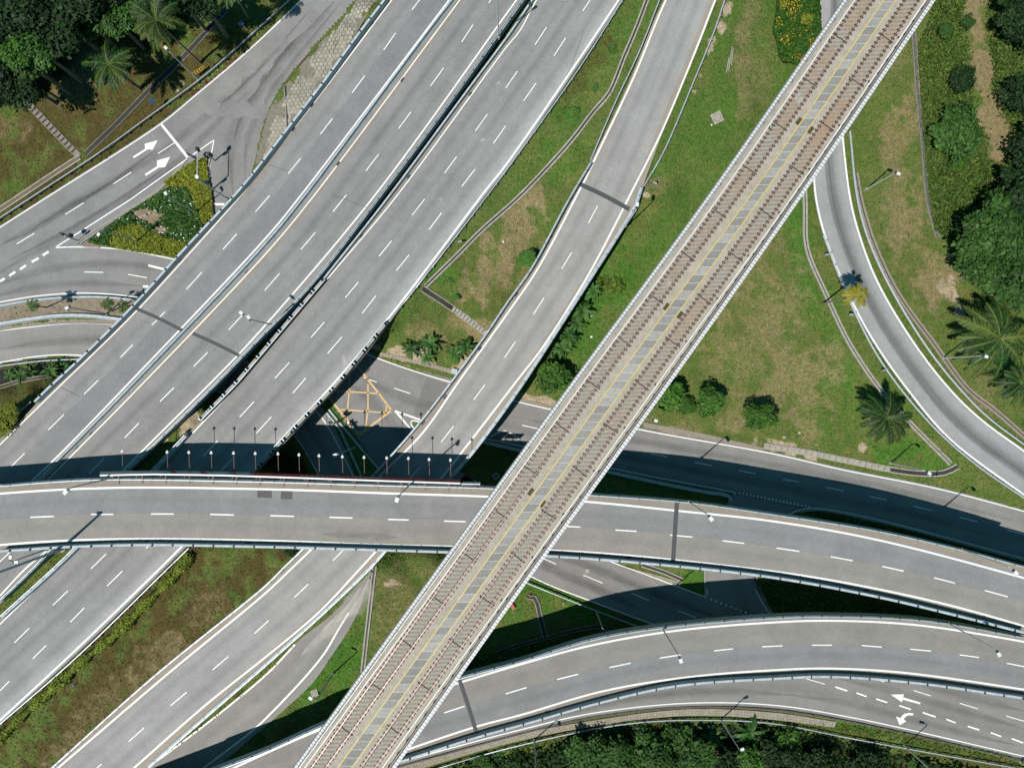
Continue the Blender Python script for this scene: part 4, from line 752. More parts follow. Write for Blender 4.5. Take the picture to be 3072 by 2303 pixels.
for f in (.235, .36, .485, .61, .74):
    i = int(f * 120); c = A[i].lerp(B[i], .5); g = ground_under(c); d = B[i] - A[i]
    x = MB(); hg = c.z - 2.4 - g + 1; x.tube([Vector((0, 0, -hg / 2)), Vector((0, 0, hg / 2 - 1.2))], 1.1, 16); x.box((0, 0, hg / 2 - .6), (d.length * .55, 2.0, 1.2)); link('pier', x.mesh('pier', M['concraw'], fix=True), via, (c.x, c.y, (c.z - 2.4 + g - 1) / 2), math.atan2(d.y, d.x))
# tracks lie on the viaduct
mtr, t, b_ = nodes('track_slab'); uvn = N(t, 'ShaderNodeUVMap'); sep = N(t, 'ShaderNodeSeparateXYZ'); L(t, uvn.outputs[0], sep.inputs[0]); p = pos(t)
fr = math_(t, 'ABSOLUTE', math_(t, 'SUBTRACT', math_(t, 'FRACT', math_(t, 'DIVIDE', sep.outputs[0], .66)), .5))
c = mixc(t, ramp(t, fr, [(.20, 0), (.30, 1)]), (.165, .147, .122), (.222, .204, .174))
mr = N(t, 'ShaderNodeMapRange'); sepp = N(t, 'ShaderNodeSeparateXYZ'); L(t, p, sepp.inputs[0]); L(t, sepp.outputs[1], mr.inputs[0]); mr.inputs[1].default_value = -15; mr.inputs[2].default_value = 35
sep2 = N(t, 'ShaderNodeCombineXYZ'); L(t, mr.outputs[0], sep2.inputs[1]); sq = N(t, 'ShaderNodeSeparateXYZ'); L(t, sep2.outputs[0], sq.inputs[0]); sep2 = sq
c = mixc(t, math_(t, 'MULTIPLY', ramp(t, noise(t, .16, 5, .65, p), [(.40, 0), (.66, 1)]), math_(t, 'ADD', .12, math_(t, 'MULTIPLY', sep2.outputs[1], .62), True)), c, (.215, .14, .085))
c = mixc(t, 1, c, ramp(t, noise(t, 2.6, 6, .72, p), [(.25, .72), (.75, 1.2)]), 'MULTIPLY'); L(t, c, b_.inputs['Base Color']); b_.inputs['Roughness'].default_value = .92
fb = MB()
for s in (-1, 1): fb.box((0, s * .165, .05), (.19, .16, .12))
fb.box((0, 0, .03), (.20, .44, .05)); fme = fb.mesh('fastener', M['rust'], fix=True)
jb = MB(); jb.box((0, 0, .02), (.10, 2.35, .06)); jme = jb.mesh('drain_slot', M['black'], fix=True)
for ra, rb, lab in (('r1', 'r2', 'grey rail track left of the yellow lined walkway, nearer the ramp bridge'), ('r3', 'r4', 'rust stained rail track right of the yellow lined walkway, nearer the curved road')):
    qa, qb = wpath(rpx(ra), ZR + .2), wpath(rpx(rb), ZR + .2); qa = resample(qa, 160); qb = resample(qb, 160); mid = qa[80].lerp(qb[80], .5)
    tr = thing('rail_track', lab, 'rail track', mid, 'rail tracks on the viaduct')
    b = MB(); b.ribbon(shift(qa, .42 if 0 else -.42 * 0, -.165), shift(qb, 0, -.165), nv=2); b.build('track_bed', mtr, tr, fix=False)
    cuts = []
    for q in (qa, qb):
        b = MB(); b.sweep(q, [(-.05, -.15), (-.05, .0), (.05, .0), (.05, -.15)]); b.build('rail', M['railtop'] if 'railtop' in M else M.setdefault('railtop', simple('worn_rail', (.19, .15, .14), .4, .6, .3, 2)), tr)
        cuts += [(p_, a_) for p_, a_ in along(q, .66) if in_view(p_, 40)]
    cuts.sort(key=lambda c_: (c_[0].xy).length)
    near, far = cuts[:100], cuts[100:]
    for p_, a_ in near: link('fastener', fme, tr, p_ - Vector((0, 0, .18)), a_)
    b = MB()
    for p_, a_ in far:
        T_ = Matrix.Translation(p_ - Vector((0, 0, .18))) @ Matrix.Rotation(a_, 4, 'Z')
        for s in (-1, 1): b.box(None, (.19, .16, .12), mat=T_ @ Matrix.Translation((0, s * .165, .05)))
        b.box(None, (.20, .44, .05), mat=T_ @ Matrix.Translation((0, 0, .03)))
    setp(b.build('fasteners', M['rust'], tr), kind='stuff')
    cm = [a.lerp(c_, .5) for a, c_ in zip(qa, qb)]
    for p_, a_ in along(cm, 6.85):
        if in_view(p_, 40): link('drain_slot', jme, tr, p_ - Vector((0, 0, .17)), a_)
for k, lab in (('w1', 'white covered power rail along the track nearer the ramp bridge'), ('w2', 'white covered power rail along the track nearer the curved road')):
    q = resample(wpath(rpx(k), ZR + .3), 160); pr_ = thing('power_rail', lab, 'power rail', q[80], 'power rails on the viaduct')
    b = MB(); b.sweep(q, [(-.09, -.1), (-.09, .03), (-.05, .06), (.05, .06), (.09, .03), (.09, -.1)]); b.build('cover', M['steelw'], pr_)
    add_posts(pr_, 'support', shift(q, .16 if k == 'w1' else -.16, -.3), 6.9, (.2, .22, .2), M['dark'], 60)
# ------------------------------------------------------------------ guard rails
def guardrail(label, px, zf, step=2.05, side=1, top=.72):
    p = resample(wpath(px, zf), step=1.0); c = p[len(p) // 2]
    g = thing('guardrail', label, 'guardrail', c, 'steel guardrails along the verges')
    b = MB(); b.sweep(p, [(-.05, top - .30), (-.12, top - .22), (-.06, top - .15), (-.12, top - .08), (-.05, top), (.06, top), (.06, top - .30)]); b.build('rail', M['steel'], g)
    add_posts(g, 'post', shift(p, .14 * side), step, (.13, .16, top + .04), M['postm'], 100, .05)
    return g
M['postm'] = simple('weathered_post', (.13, .15, .17), .6, .2, .3, 3)
zt = lambda x, y: zT(x, y)
guardrail('guardrail between the drain verge and the arrow marked road at upper left', ext([(879, 0), (760, 108), (615, 235), (467, 344), (300, 465), (156, 560), (0, 662)], 80, 200), zt, side=1)
guardrail('guardrail on the grass beside the three lane carriageway', ext([(1871, 0), (1737, 210), (1520, 514), (1478, 570), (1314, 783), (1205, 921), (1166, 966)], 80), zt, side=1)
guardrail('guardrail in the grass wedge on the drain side of the ramp', ext([(1979, 0), (1918, 156), (1842, 318), (1770, 486)], 80), zt, side=-1)
guardrail('guardrail on the open lawn side of the ramp', ext([(2173, 0), (2142, 94), (2077, 253), (1987, 463), (1927, 566)], 80), zt, side=1)
guardrail('guardrail past two yellow bushes at the left edge of the motorway', ext([(101, 1205), (60, 1242), (0, 1296)], 0, 200), zt, side=-1)
guardrail('guardrail on the outer bend of the single lane curve, in front of a drain', ext([(2545, 398), (2567, 599), (2598, 715), (2663, 859), (2779, 1048), (2876, 1169), (2959, 1252), (3072, 1337)], 0, 200), zt, side=1)
guardrail('guardrail on the inner bend of the single lane curve, beside the lawn with palms', ext([(2466, 707), (2525, 859), (2616, 1048), (2699, 1169), (2815, 1300), (2930, 1398), (3072, 1496)], 0, 200), zt, side=1)
guardrail('guardrail between the paved strip and the bottom forest', ext([(1100, 2358), (1212, 2328), (1520, 2238), (1882, 2164), (2135, 2153), (2320, 2164), (2561, 2210), (3072, 2302)], 100, 200), zt, side=-1)
guardrail('guardrail lined by a long yellow green hedge', ext([(572, 1641), (508, 1703), (232, 1971), (0, 2173)], 0, 200), lambda x, y: zT(x, y), side=1)
guardrail('guardrail on the small lawn beside the road in the flyover shadow', [(1581, 1745), (1766, 1819), (1932, 1882)], zt, side=-1)
guardrail('guardrail above the tropical plant bed at the far left', ext([(0, 1099), (127, 1083), (226, 1078)], 150, 40), zt, side=-1)
# ------------------------------------------------------------------ barriers and kerbs
def barrier(name, label, cat, px, zf, w=.5, h=.75, mat='conc', kind=None):
    p = wpath(px, zf); c = p[len(p) // 2]
    b = MB(); b.sweep(p, [(-w / 2, -.3), (-w / 2, .08), (-w * .3, h), (w * .3, h), (w / 2, .08), (w / 2, -.3)]); o = b.build(name, M[mat])
    return setp(o, None if kind else label, None if kind else cat, None, kind)
barrier('concrete_barrier', 'shaded concrete barrier along the road between the ramp bridge and the viaduct and past it', 'barrier', [(1440, 1322), (1520, 1341), (1824, 1414), (2100, 1472), (2183, 1486), (2190, 1494), (2186, 1500)], zD, .6, .8)
barrier('concrete_barrier', 'concrete barrier on the road side of the small palm island', 'barrier', ext([(0, 920), (109, 902), (216, 893), (330, 893), (430, 904)], 200, 100), lambda x, y: .1, .45, .8)
barrier('concrete_barrier', 'wider concrete barrier on the lower side of the small palm island', 'barrier', ext([(0, 973), (163, 949), (253, 947), (354, 957), (450, 975)], 200, 100), lambda x, y: .1, .75, .8)
for px in ([(981, 1238), (1022, 1290), (1040, 1330), (1062, 1378), (1090, 1440), (1110, 1500)], [(988, 1228), (1039, 1291), (1090, 1352), (1140, 1410), (1190, 1470)]): barrier('kerb', '', '', px, lambda x, y: .05, .42, .35, 'conc', 'structure')
for px in ([(560, 482), (474, 570), (350, 652), (236, 726), (232, 735), (300, 742)], [(632, 470), (624, 510), (626, 570), (634, 640)]): barrier('kerb', '', '', px, zF, .3, .2, 'concraw', 'structure')
for px in ([(1237, 1276), (1233, 1268), (1237, 1261), (1250, 1262), (1275, 1271)], [(1237, 1276), (1245, 1288), (1252, 1295)]): barrier('kerb', '', '', px, z0, .35, .2, 'steelw', 'structure')
for px in ([(0, 1166), (75, 1145), (170, 1129), (230, 1126)], ): barrier('kerb', '', '', ext(px, 150), zt, .22, .35, 'verge', 'structure'); barrier('kerb', '', '', ext([(0, 1157), (75, 1136), (170, 1122)], 150), zt, .3, .35, 'concdark', 'structure')
barrier('kerb', '', '', ext([(857, 252), (900, 196), (963, 123), (1035, 50), (1078, 0)], 0, 100), lambda x, y: zF(x, y), .18, .35, 'rustbrown', 'structure')
barrier('kerb', '', '', [(855, 256), (800, 352), (768, 486)], zF, .14, .15, 'concdark', 'structure')
barrier('kerb', '', '', [(1129, 1064), (1240, 1103), (1350, 1136)], lambda x, y: .03, .22, .15, 'concdark', 'structure')
for (a, bb, zz) in (([(2400, 1535), (2425, 1530), (2453, 1529), (2670, 1573), (3072, 1682)], 0, zD), ([(2268, 1727), (2290, 1790), (2322, 1846)], 0, zK), ([(2114, 1700), (2114, 1786)], 0, zK)): barrier('kerb', '', '', a, zz, .25, .22, 'concraw', 'structure')
# ------------------------------------------------------------------ drains
def drain(label, px, w=.5, lip=.16, mat='concraw', inner='ditch', zf=zt, cover=None):
    p = resample(wpath(px, zf), step=1.2); c = p[len(p) // 2]; d = thing('drain', label, 'drain', c)
    for s in (-1, 1):
        q = shift(p, s * (w / 2 + lip / 2)); b = MB(); b.sweep(q, [(-lip / 2, -.3), (-lip / 2, .16), (lip / 2, .16), (lip / 2, -.3)]); b.build('lip', M[mat], d)
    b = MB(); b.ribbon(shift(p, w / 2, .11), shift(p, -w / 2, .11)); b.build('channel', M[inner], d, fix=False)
    if cover:
        f0, f1, st, sz = cover; q = resample(p, step=st); me_ = MB(); me_.box((0, 0, .16), (st * sz, w + .12, .1)); me_ = me_.mesh('cover_slab', M['concraw'], fix=True); n = 0
        for i, (a, an) in enumerate(along(p, st)):
            if f0 <= i / max(1, len(q) - 2) <= f1 and n < 100: link('cover_slab', me_, d, a, an); n += 1
    return d
M['rubble'] = simple('rubble_bed', (.085, .09, .07), .95, 0, .75, 2.5); M['stepbed'] = simple('worn_step', (.17, .15, .125), .9, 0, .4, 2); M['ditch'] = simple('wet_shaded_ditch', (.022, .02, .018), .7, 0, .4, 3); M['silt'] = simple('silted_bed', (.11, .085, .055), .95, 0, .35, 2)  # dark wet ditch colour also stands in for shade of uncarved channels
drain('long narrow drain winding through the grass wedge', ext([(1941, 0), (1907, 90), (1871, 174), (1828, 279), (1780, 336), (1719, 416), (1629, 517), (1549, 599), (1447, 689), (1375, 762), (1277, 858)], 80), .28, .24, 'concraw')
drain('open black drain that turns into a slab covered one in the grass wedge', [(1268, 866), (1346, 917), (1400, 955), (1458, 1000)], .75, .14, 'concraw', cover=(.45, 1, .62, .82))
drain('stone lined drain behind the guardrail at upper left', ext([(705, 0), (543, 181), (452, 268), (355, 369), (258, 462)], 80), .7, .10, 'concdark')
drain('slot drain between the two kerbs of the triangular garden', [(246, 733), (350, 661), (474, 580), (552, 502)], .22, .14, 'concraw', 'ditch', lambda x, y: .14)
drain('muddy drain running off the left edge of the photo', ext([(240, 472), (181, 510), (47, 599), (0, 630)], 0, 200), .55, .2, 'concraw', 'silt')
d = drain('stepped concrete cascade drain coming down from the dark grove', [(60, 285), (150, 380), (238, 470)], .8, .16, 'concdark', 'stepbed')
cp = resample(wpath([(69, 297), (150, 380), (232, 464)], zt), 15)
for a in cp[1:-1]:
    dd = (cp[-1] - cp[0]).normalized(); b = MB(); b.box((0, 0, .12), (.22, .95, .18)); link('step', b.mesh('step', M['ditch'], fix=True), d, a, math.atan2(dd.y, dd.x))
drain('pale drain following the inner bend guardrail', [(2413, 560), (2415, 617), (2420, 744), (2475, 878), (2547, 1029), (2641, 1169), (2721, 1259), (2851, 1390)], .16, .30, 'concraw')
drain('dusty drain behind the outer bend guardrail', ext([(2566, 520), (2582, 606), (2621, 733), (2690, 877), (2799, 1029), (2904, 1169), (2979, 1227), (3072, 1308)], 0, 200), .18, .34, 'verge')
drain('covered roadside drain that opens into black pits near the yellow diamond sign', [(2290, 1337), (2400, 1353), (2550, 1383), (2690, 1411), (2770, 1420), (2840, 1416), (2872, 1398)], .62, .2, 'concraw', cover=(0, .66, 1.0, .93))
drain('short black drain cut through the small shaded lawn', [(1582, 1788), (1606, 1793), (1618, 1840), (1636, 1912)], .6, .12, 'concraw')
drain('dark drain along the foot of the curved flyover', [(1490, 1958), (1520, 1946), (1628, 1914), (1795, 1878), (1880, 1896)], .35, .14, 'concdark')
drain('black drain beside the sunlit strip of paving under the flyover', [(1925, 1693), (1990, 1714), (2048, 1740)], .4, .2, 'concraw')
drain('thin straight drain between the pale slip road and the viaduct', [(1124, 1697), (1104, 1871), (1088, 2016)], .26, .24, 'concraw')
drain('overgrown stony drain at the edge of the tall grass', ext([(2742, 127), (2753, 289), (2768, 434), (2782, 599), (2797, 660), (2813, 715)], 100), .5, .10, 'concdark', 'rubble')
drain('black slot drain in the hexagon paving', [(857, 258), (862, 320), (864, 384)], .35, .1, 'concraw')
drain('narrow slot drain along the bottom road kerb', ext([(1212, 2294), (1560, 2200), (1773, 2151), (2063, 2120), (2320, 2128), (2561, 2166), (3072, 2281)], 100, 150), .12, .05, 'concdark', 'ditch', lambda x, y: .06)
# ------------------------------------------------------------------ paving
mpv, t, b_ = nodes('square_pavers'); uvn = N(t, 'ShaderNodeUVMap'); sep = N(t, 'ShaderNodeSeparateXYZ'); L(t, uvn.outputs[0], sep.inputs[0]); p = pos(t)
f1 = math_(t, 'ABSOLUTE', math_(t, 'SUBTRACT', math_(t, 'FRACT', math_(t, 'DIVIDE', sep.outputs[0], .55)), .5)); f2 = math_(t, 'ABSOLUTE', math_(t, 'SUBTRACT', math_(t, 'FRACT', math_(t, 'MULTIPLY', sep.outputs[1], 3)), .5))
c = mixc(t, ramp(t, math_(t, 'MAXIMUM', f1, f2), [(.43, 0), (.47, 1)]), (.215, .19, .15), (.095, .085, .06)); c = mixc(t, 1, c, ramp(t, noise(t, 1.2, 6, .7, p), [(.25, .6), (.75, 1.2)]), 'MULTIPLY')
c = mixc(t, ramp(t, noise(t, 2.2, 5, .7, p), [(.60, 0), (.74, .7)]), c, (.05, .07, .02)); L(t, c, b_.inputs['Base Color']); b_.inputs['Roughness'].default_value = .9
def pave(a, c, zf, mat=None):
    mb = MB(); A = resample(wpath(a, zf), step=1.5); B = resample(wpath(c, zf), len(A) - 1); mb.ribbon(A, B, nv=2); return setp(mb.build('pavement', mat or mpv, fix=False), kind='structure')
pave(ext([(1190, 2302), (1520, 2210), (1773, 2161), (2063, 2126), (2320, 2136), (2508, 2164)], 100), ext([(1205, 2322), (1520, 2230), (1773, 2179), (2063, 2146), (2320, 2158), (2504, 2182)], 100), lambda x, y: .10)
pave([(-200, 1012), (0, 979), (163, 956), (253, 954), (354, 963), (440, 978)], [(-200, 1026), (0, 991), (217, 969), (331, 972), (380, 978), (440, 990)], lambda x, y: .055, M['verge'])
pave([(1141, 1056), (1250, 1080), (1371, 1112)], [(1138, 1067), (1247, 1091), (1367, 1124)], lambda x, y: zT(x, y) + .12)
pave([(1850, 1692), (1985, 1728), (2042, 1745)], [(1885, 1702), (1960, 1730), (2040, 1758)], lambda x, y: zT(x, y) + .1)
pave([(1540, 1192), (1600, 1204), (1660, 1220)], [(1540, 1198), (1600, 1212), (1660, 1226)], lambda x, y: zT(x, y) + .12)
pave([(1930, 1266), (2100, 1298), (2290, 1342)], [(1930, 1282), (2100, 1314), (2290, 1352)], lambda x, y: zT(x, y) + .1, M['verge'])
# hexagon paving on the slope up to the motorway bridge
HEX = [(1085, -20), (1035, 52), (963, 126), (905, 192), (856, 258), (815, 318), (798, 360), (780, 430), (766, 496), (800, 470), (870, 382), (905, 335), (985, 222), (1058, 118), (1150, -20)]
sh = area_mesh('paved_slope', HEX, zT, simple('hex_joint', (.135, .125, .10), .95, 0, .35, 2), .06, 40, False); hx = setp(link('pavement', sh), kind='structure')
b = MB(); R_ = .42; cs = []
w0 = [W(x, y, 3) for x, y in HEX]; xs, ys = [q.x for q in w0], [q.y for q in w0]; row = 0; yy = min(ys)
while yy < max(ys):
    xx_ = min(xs) + (row % 2) * R_ * .866
    while xx_ < max(xs): cs.append((xx_, yy)); xx_ += R_ * 1.732
    yy += R_ * 1.5; row += 1
cpx = [PX(Vector((x, y, 3))) for x, y in cs]; ok = inside(np.array([q[0] for q in cpx]), np.array([q[1] for q in cpx]), HEX)
b.hasuv = False
for (x, y), o in zip(cs, ok):
    if not o: continue
    vs_ = []
    for k in range(6):
        a = math.pi / 6 + k * math.pi / 3; X_, Y_ = x + math.cos(a) * R_ * .90, y + math.sin(a) * R_ * .90; z_ = 2.5
        for _ in range(3): z_ = zT(*PX(Vector((X_, Y_, z_))))
        vs_.append(Vector((X_, Y_, z_ + .11)))
    b.poly(vs_)
b.build('hexagon_pavers', simple('hex_paver', (.225, .21, .175), .9, 0, .45, .9), hx, fix=False)
# earth islands
M['islesoil'] = simple('island_soil', (.165, .135, .10), .95, 0, .35, 1.3)
def soil(poly, zf, mat, dz=.06): return setp(link('soil_bed', area_mesh('soil_bed', poly, zf, mat, dz, 40, False)), kind='structure')
soil([(-200, 955), (0, 923), (109, 905), (216, 896), (330, 896), (440, 908), (450, 972), (354, 953), (253, 943), (163, 945), (0, 968), (-200, 1000)], lambda x, y: .12, M['islesoil'])
soil([(560, 492), (630, 462), (624, 510), (626, 570), (634, 640), (640, 690), (620, 790), (520, 772), (362, 744), (240, 734), (350, 655), (474, 573)], zF, M['soil'], .12)
soil([(-100, 1130), (0, 1108), (127, 1090), (235, 1086), (215, 1120), (170, 1122), (75, 1136), (0, 1157), (-100, 1185)], zt, M['ditch'], .05)
soil([(984, 1236), (990, 1232), (1039, 1294), (1090, 1356), (1138, 1412), (1180, 1480), (1112, 1500), (1092, 1440), (1064, 1380), (1042, 1332), (1024, 1292)], lambda x, y: .12, M['islegrass'] if 'islegrass' in M else M.setdefault('islegrass', simple('island_turf', (.045, .105, .016), .95, 0, .35, 3)), .03)
soil([(1240, 1274), (1238, 1266), (1250, 1268), (1272, 1276), (1256, 1290)], z0, M['islegrass'], .1)
# ------------------------------------------------------------------ manholes, boxes, litter
def manhole(label, px, size, zf, rz, mat='concraw', lid=True):
    c = W(*px, zf(*px)); o = thing('manhole', label, 'manhole', c)
    b = MB(); b.box((0, 0, .05), (size, size, .22), rz); llink('frame', b.mesh('frame', M[mat], fix=True), o)
    b = MB(); b.tube([Vector((0, 0, .1)), Vector((0, 0, .19))], size * .36, 20); llink('lid', b.mesh('lid', M['concdark'], fix=True), o)
    if lid:
        b = MB(); b.tube([Vector((0, 0, .1)), Vector((0, 0, .2))], size * .29, 20); llink('lid_rim', b.mesh('lid_rim', M['concraw'], fix=True), o)
manhole('square concrete manhole with a round lid on the open lawn by the ramp', (2151, 354), 1.7, zt, .45)
manhole('round topped manhole beside the lamp foot on the lower lawn', (944, 2077), 1.1, zt, .3, 'concraw')
c = W(1488, 1427, zT(1488, 1427)); o = thing('utility_box', 'open concrete box in the shaded grass under the viaduct edge', 'utility box', c)
b = MB()
for dx, dy, sx, sy in ((-.42, 0, .16, 1), (.42, 0, .16, 1), (0, -.42, .68, .16), (0, .42, .68, .16)): b.box((0, 0, 0), (0, 0, 0), mat=Matrix.Rotation(.6, 4, 'Z') @ Matrix.Translation((dx, dy, .2)) @ Matrix.Diagonal((sx, sy, .5, 1)) @ Matrix.Identity(4)) if False else b.box(None, (sx, sy, .5), mat=Matrix.Rotation(.6, 4, 'Z') @ Matrix.Translation((dx, dy, .2)))
llink('wall', b.mesh('wall', M['conc'], fix=True), o); b = MB(); b.box((0, 0, .05), (.66, .66, .1), .6); llink('base', b.mesh('base', M['concdark'], fix=True), o)
b = MB(); c = W(1762, 1712, .09); b.box(c, (.95, .95, .05), .05); o = setp(b.build('access_cover', M['concdark']), 'square access cover set in the road below the flyover', 'access cover')
b = MB(); b.box(c + Vector((0, 0, .03)), (.62, .62, .04), .05); b.build('lid', M['concraw'], o)
c = W(1364, 1114, zT(1364, 1114)); b = MB(); b.box(c + Vector((0, 0, .25)), (.85, .8, .6), -.2); o = setp(b.build('utility_cabinet', M['steelw']), 'white cabinet at the end of the pavement beside the ramp bridge', 'cabinet'); b = MB(); b.box(c + Vector((0, 0, .57)), (.95, .9, .06), -.2); b.build('lid', M['conc'], o)
def rock(px, r, col, seed):
    rr = random.Random(seed); me_ = bpy.data.meshes.new('rock'); bm = bmesh.new(); bmesh.ops.create_icosphere(bm, subdivisions=2, radius=r)
    for v in bm.verts: v.co *= 1 + rr.uniform(-.2, .2); v.co.z *= .6
    bm.to_mesh(me_); bm.free(); me_.materials.append(M[col]); return me_
for i, (x, y, r, col, lab) in enumerate(((1774, 945, .32, 'concraw', 'tan rock on the grass beside the broad leaved plants'), (1774, 1010, .22, 'steelw', 'small white rock on the grass beside the viaduct'), (1535, 1803, .01, 'red', ''), (2353, 1311, .28, 'concraw', 'grey rock near the shrub row on the dry lawn, left of the other'), (2398, 1297, .26, 'concraw', 'grey rock on the dry lawn, right of the other'), (1691, 1809, .3, 'islesoil', 'tan rock on the small lawn next to the road'), (1510, 725, .18, 'steelw', 'white stone in the dry patch of the grass wedge'), (2135, 375, .16, 'steelw', 'white stone next to the square manhole'), (338, 434, .16, 'steelw', 'white stone beside the guardrail at upper left'), (220, 2055, .2, 'bluesign', 'blue scrap lying on the brown grass below the hedge'))):
    if lab: setp(link('rock', rock((x, y), r, col, i), None, at_ground(x, y, r * .3)), lab, 'rock')
for x, y, lab in ((1538, 1818, 'red panel lying at the viaduct edge on the small lawn'), (1591, 1787, 'short red board at the head of the small lawn drain')):
    c = at_ground(x, y, .3); b = MB(); b.box(c, (.35 if x > 1560 else .55, .2 if x > 1560 else .9, .4), .5); b.box(c + Vector((0, 0, -.3)), (.1, .1, .4), .5); setp(b.build('red_board', M['red']), lab, 'board')
for x, y, ln, rz, lab in ((2192, 172, 3.4, 1.42, 'upper one of two pale planks lying on the open lawn'), (2183, 196, 2.4, 1.38, 'lower one of two pale planks lying on the open lawn')):
    c = at_ground(x, y, .08); b = MB(); b.box(c, (ln, .14, .1), rz); b.box(c + Vector((.25, .05, .03)), (ln * .8, .10, .08), rz + .03); setp(b.build('plank', M['concraw']), lab, 'plank')
# ------------------------------------------------------------------ street lamps
def lamp(label, base, zb, head, h, double=None, r=.13, hs=1.0):
    B0 = W(*base, zb); T_ = W(*head, zb + h) - B0 if head else Vector((0, 0, h))
    o = thing('street_lamp', label, 'street lamp', B0, 'street lamps')
    b = MB(); b.tube([Vector((0, 0, 0)), Vector((0, 0, h * .5)), Vector((0, 0, h - .35))], [r, r * .75, r * .55], 8); llink('pole', b.mesh('pole', M['lampsteel'], True, True), o)
    b = MB(); b.tube([Vector((0, 0, -.3)), Vector((0, 0, .35))], r * 1.9, 8); llink('base', b.mesh('base', M['concraw'], fix=True), o)
    heads = [T_] + ([W(*double, zb + h) - B0] if double else [])
    for T in heads:
        dv = Vector((T.x, T.y, 0)); ln = dv.length; dr = dv.normalized() if ln > .05 else Vector((1, 0, 0))
        b = MB(); b.tube([Vector((0, 0, h - .4)), dr * ln * .35 + Vector((0, 0, h - .05)), dr * max(ln - .2, .1) + Vector((0, 0, h + .03))], [r * .5, r * .45, r * .4], 6); llink('arm', b.mesh('arm', M['lampsteel'], True, True), o)
        a = math.atan2(dr.y, dr.x); b = MB(); Mx = Matrix.Translation(T) @ Matrix.Rotation(a, 4, 'Z')
        b.box(None, (.55 * hs, .42 * hs, .14), mat=Mx @ Matrix.Translation((.12, 0, .1))); hd = llink('lamp_head', b.mesh('lamp_head', M['steelw'], fix=True), o)
        b = MB(); b.box(None, (.32 * hs, .34 * hs, .13), mat=Mx @ Matrix.Translation((-.30, 0, .09))); x = llink('ballast_box', b.mesh('ballast_box', M['dark'], fix=True), hd)
M['lampsteel'] = simple('lamp_pole_paint', (.33, .36, .38), .55, .1, .12, 2)
lamp('street lamp on the verge beside the yellow and black chevron board', (597, 242), zT(597, 242), (500, 147), 10)
lamp('street lamp lying over the dry lawn right of the viaduct', (2598, 568), zT(2598, 568), (2692, 521), 8.5)
lamp('street lamp whose head reaches the largest palm', (2827, 1074), zT(2827, 1074), (2955, 1069), 9.5)
lamp('street lamp at the black drain pits near the yellow diamond sign', (2670, 1388), zT(2670, 1388), (2785, 1418), 9.5)
lamp('street lamp on the paved strip, pole crossing the forest edge out of the photo', (1603, 2217), zT(1603, 2217), (1615, 2325), 9.5)
lamp('street lamp on the paved strip with its white head over the dark forest', (2160, 2153), zT(2160, 2153), (2224, 2246), 10)
lamp('street lamp by the guardrail below the curved arrow, head outside the photo', (2710, 2233), zT(2710, 2233), (2800, 2330), 10)
lamp('street lamp at the bottom right corner of the photo', (3058, 2282), zT(3058, 2282), (3190, 2365), 10)
lamp('street lamp on the motorway parapet reaching over the yellow garden hedge', (682, 596), 7.6, (593, 534), 9.8)
lamp('street lamp in the white flower bed, its head at the kerb', (593, 639), .1, (499, 583), 10)
lamp('street lamp in the yellow ground cover at the garden tip', (414, 727), .1, (298, 702), 10)
lamp('street lamp on the small palm island', (322, 942), .1, (204, 923), 10)
lamp('twin headed street lamp at the gap, beside the motorway joint', (816, 974), 7.9, (726, 940), 9.0, (748, 954))
lamp('street lamp at the gap near the top edge of the photo', (1496, 113), 7.9, (1488, -40), 12, (1500, -25))
lamp('street lamp at the left end of the billboard', (340, 1432), 14.6, (200, 1474), 9.8, hs=1.15)
lamp('street lamp on the ramp bridge parapet just below the joint', (1875, 678), 9.6, (1911, 617), 9.5)
lamp('street lamp behind the red half of the billboard', (1230, 1453), 14.6, (1192, 1496), 10.2, hs=1.15)
lamp('street lamp right of the flyover joint', (2066, 1505), 14.6, (2131, 1553), 10, hs=1.15)
lamp('street lamp on the far right end of the straight flyover', (2883, 1647), 13.9, (3044, 1715), 10, hs=1.1)
lamp('street lamp in the middle of the curved flyover parapet', (1987, 1885), 9.6, (2041, 1978), 10.5, hs=1.1)
lamp('street lamp on the curved flyover parapet near the right edge', (2844, 1869), 9.2, (2994, 1959), 10.5, hs=1.1)
lamp('street lamp in the shaded lawn beside the curved flyover', (1788, 1831), zT(1788, 1831), (1818, 1896), 8.5)
lamp('street lamp on the green slope beside the slip road', (1000, 2018), zT(1000, 2018), (934, 2094), 10)
lamp('twin headed street lamp under the left end of the flyover', (137, 1648), 7.5, (33, 1673), 7.5, (48, 1685))
lamp('street lamp in the shade of the billboard at the curved underpass', (1064, 1342), .1, (1008, 1364), 10, hs=1.1)
lamp('street lamp peeking out from behind the viaduct above the shrubs', (1926, 1251), zT(1926, 1251), (1965, 1261), 10)
lamp('thick lamp mast rising out of the left edge of the photo', (190, 1645), 13.2, (-60, 1735), 15.5, r=.26)
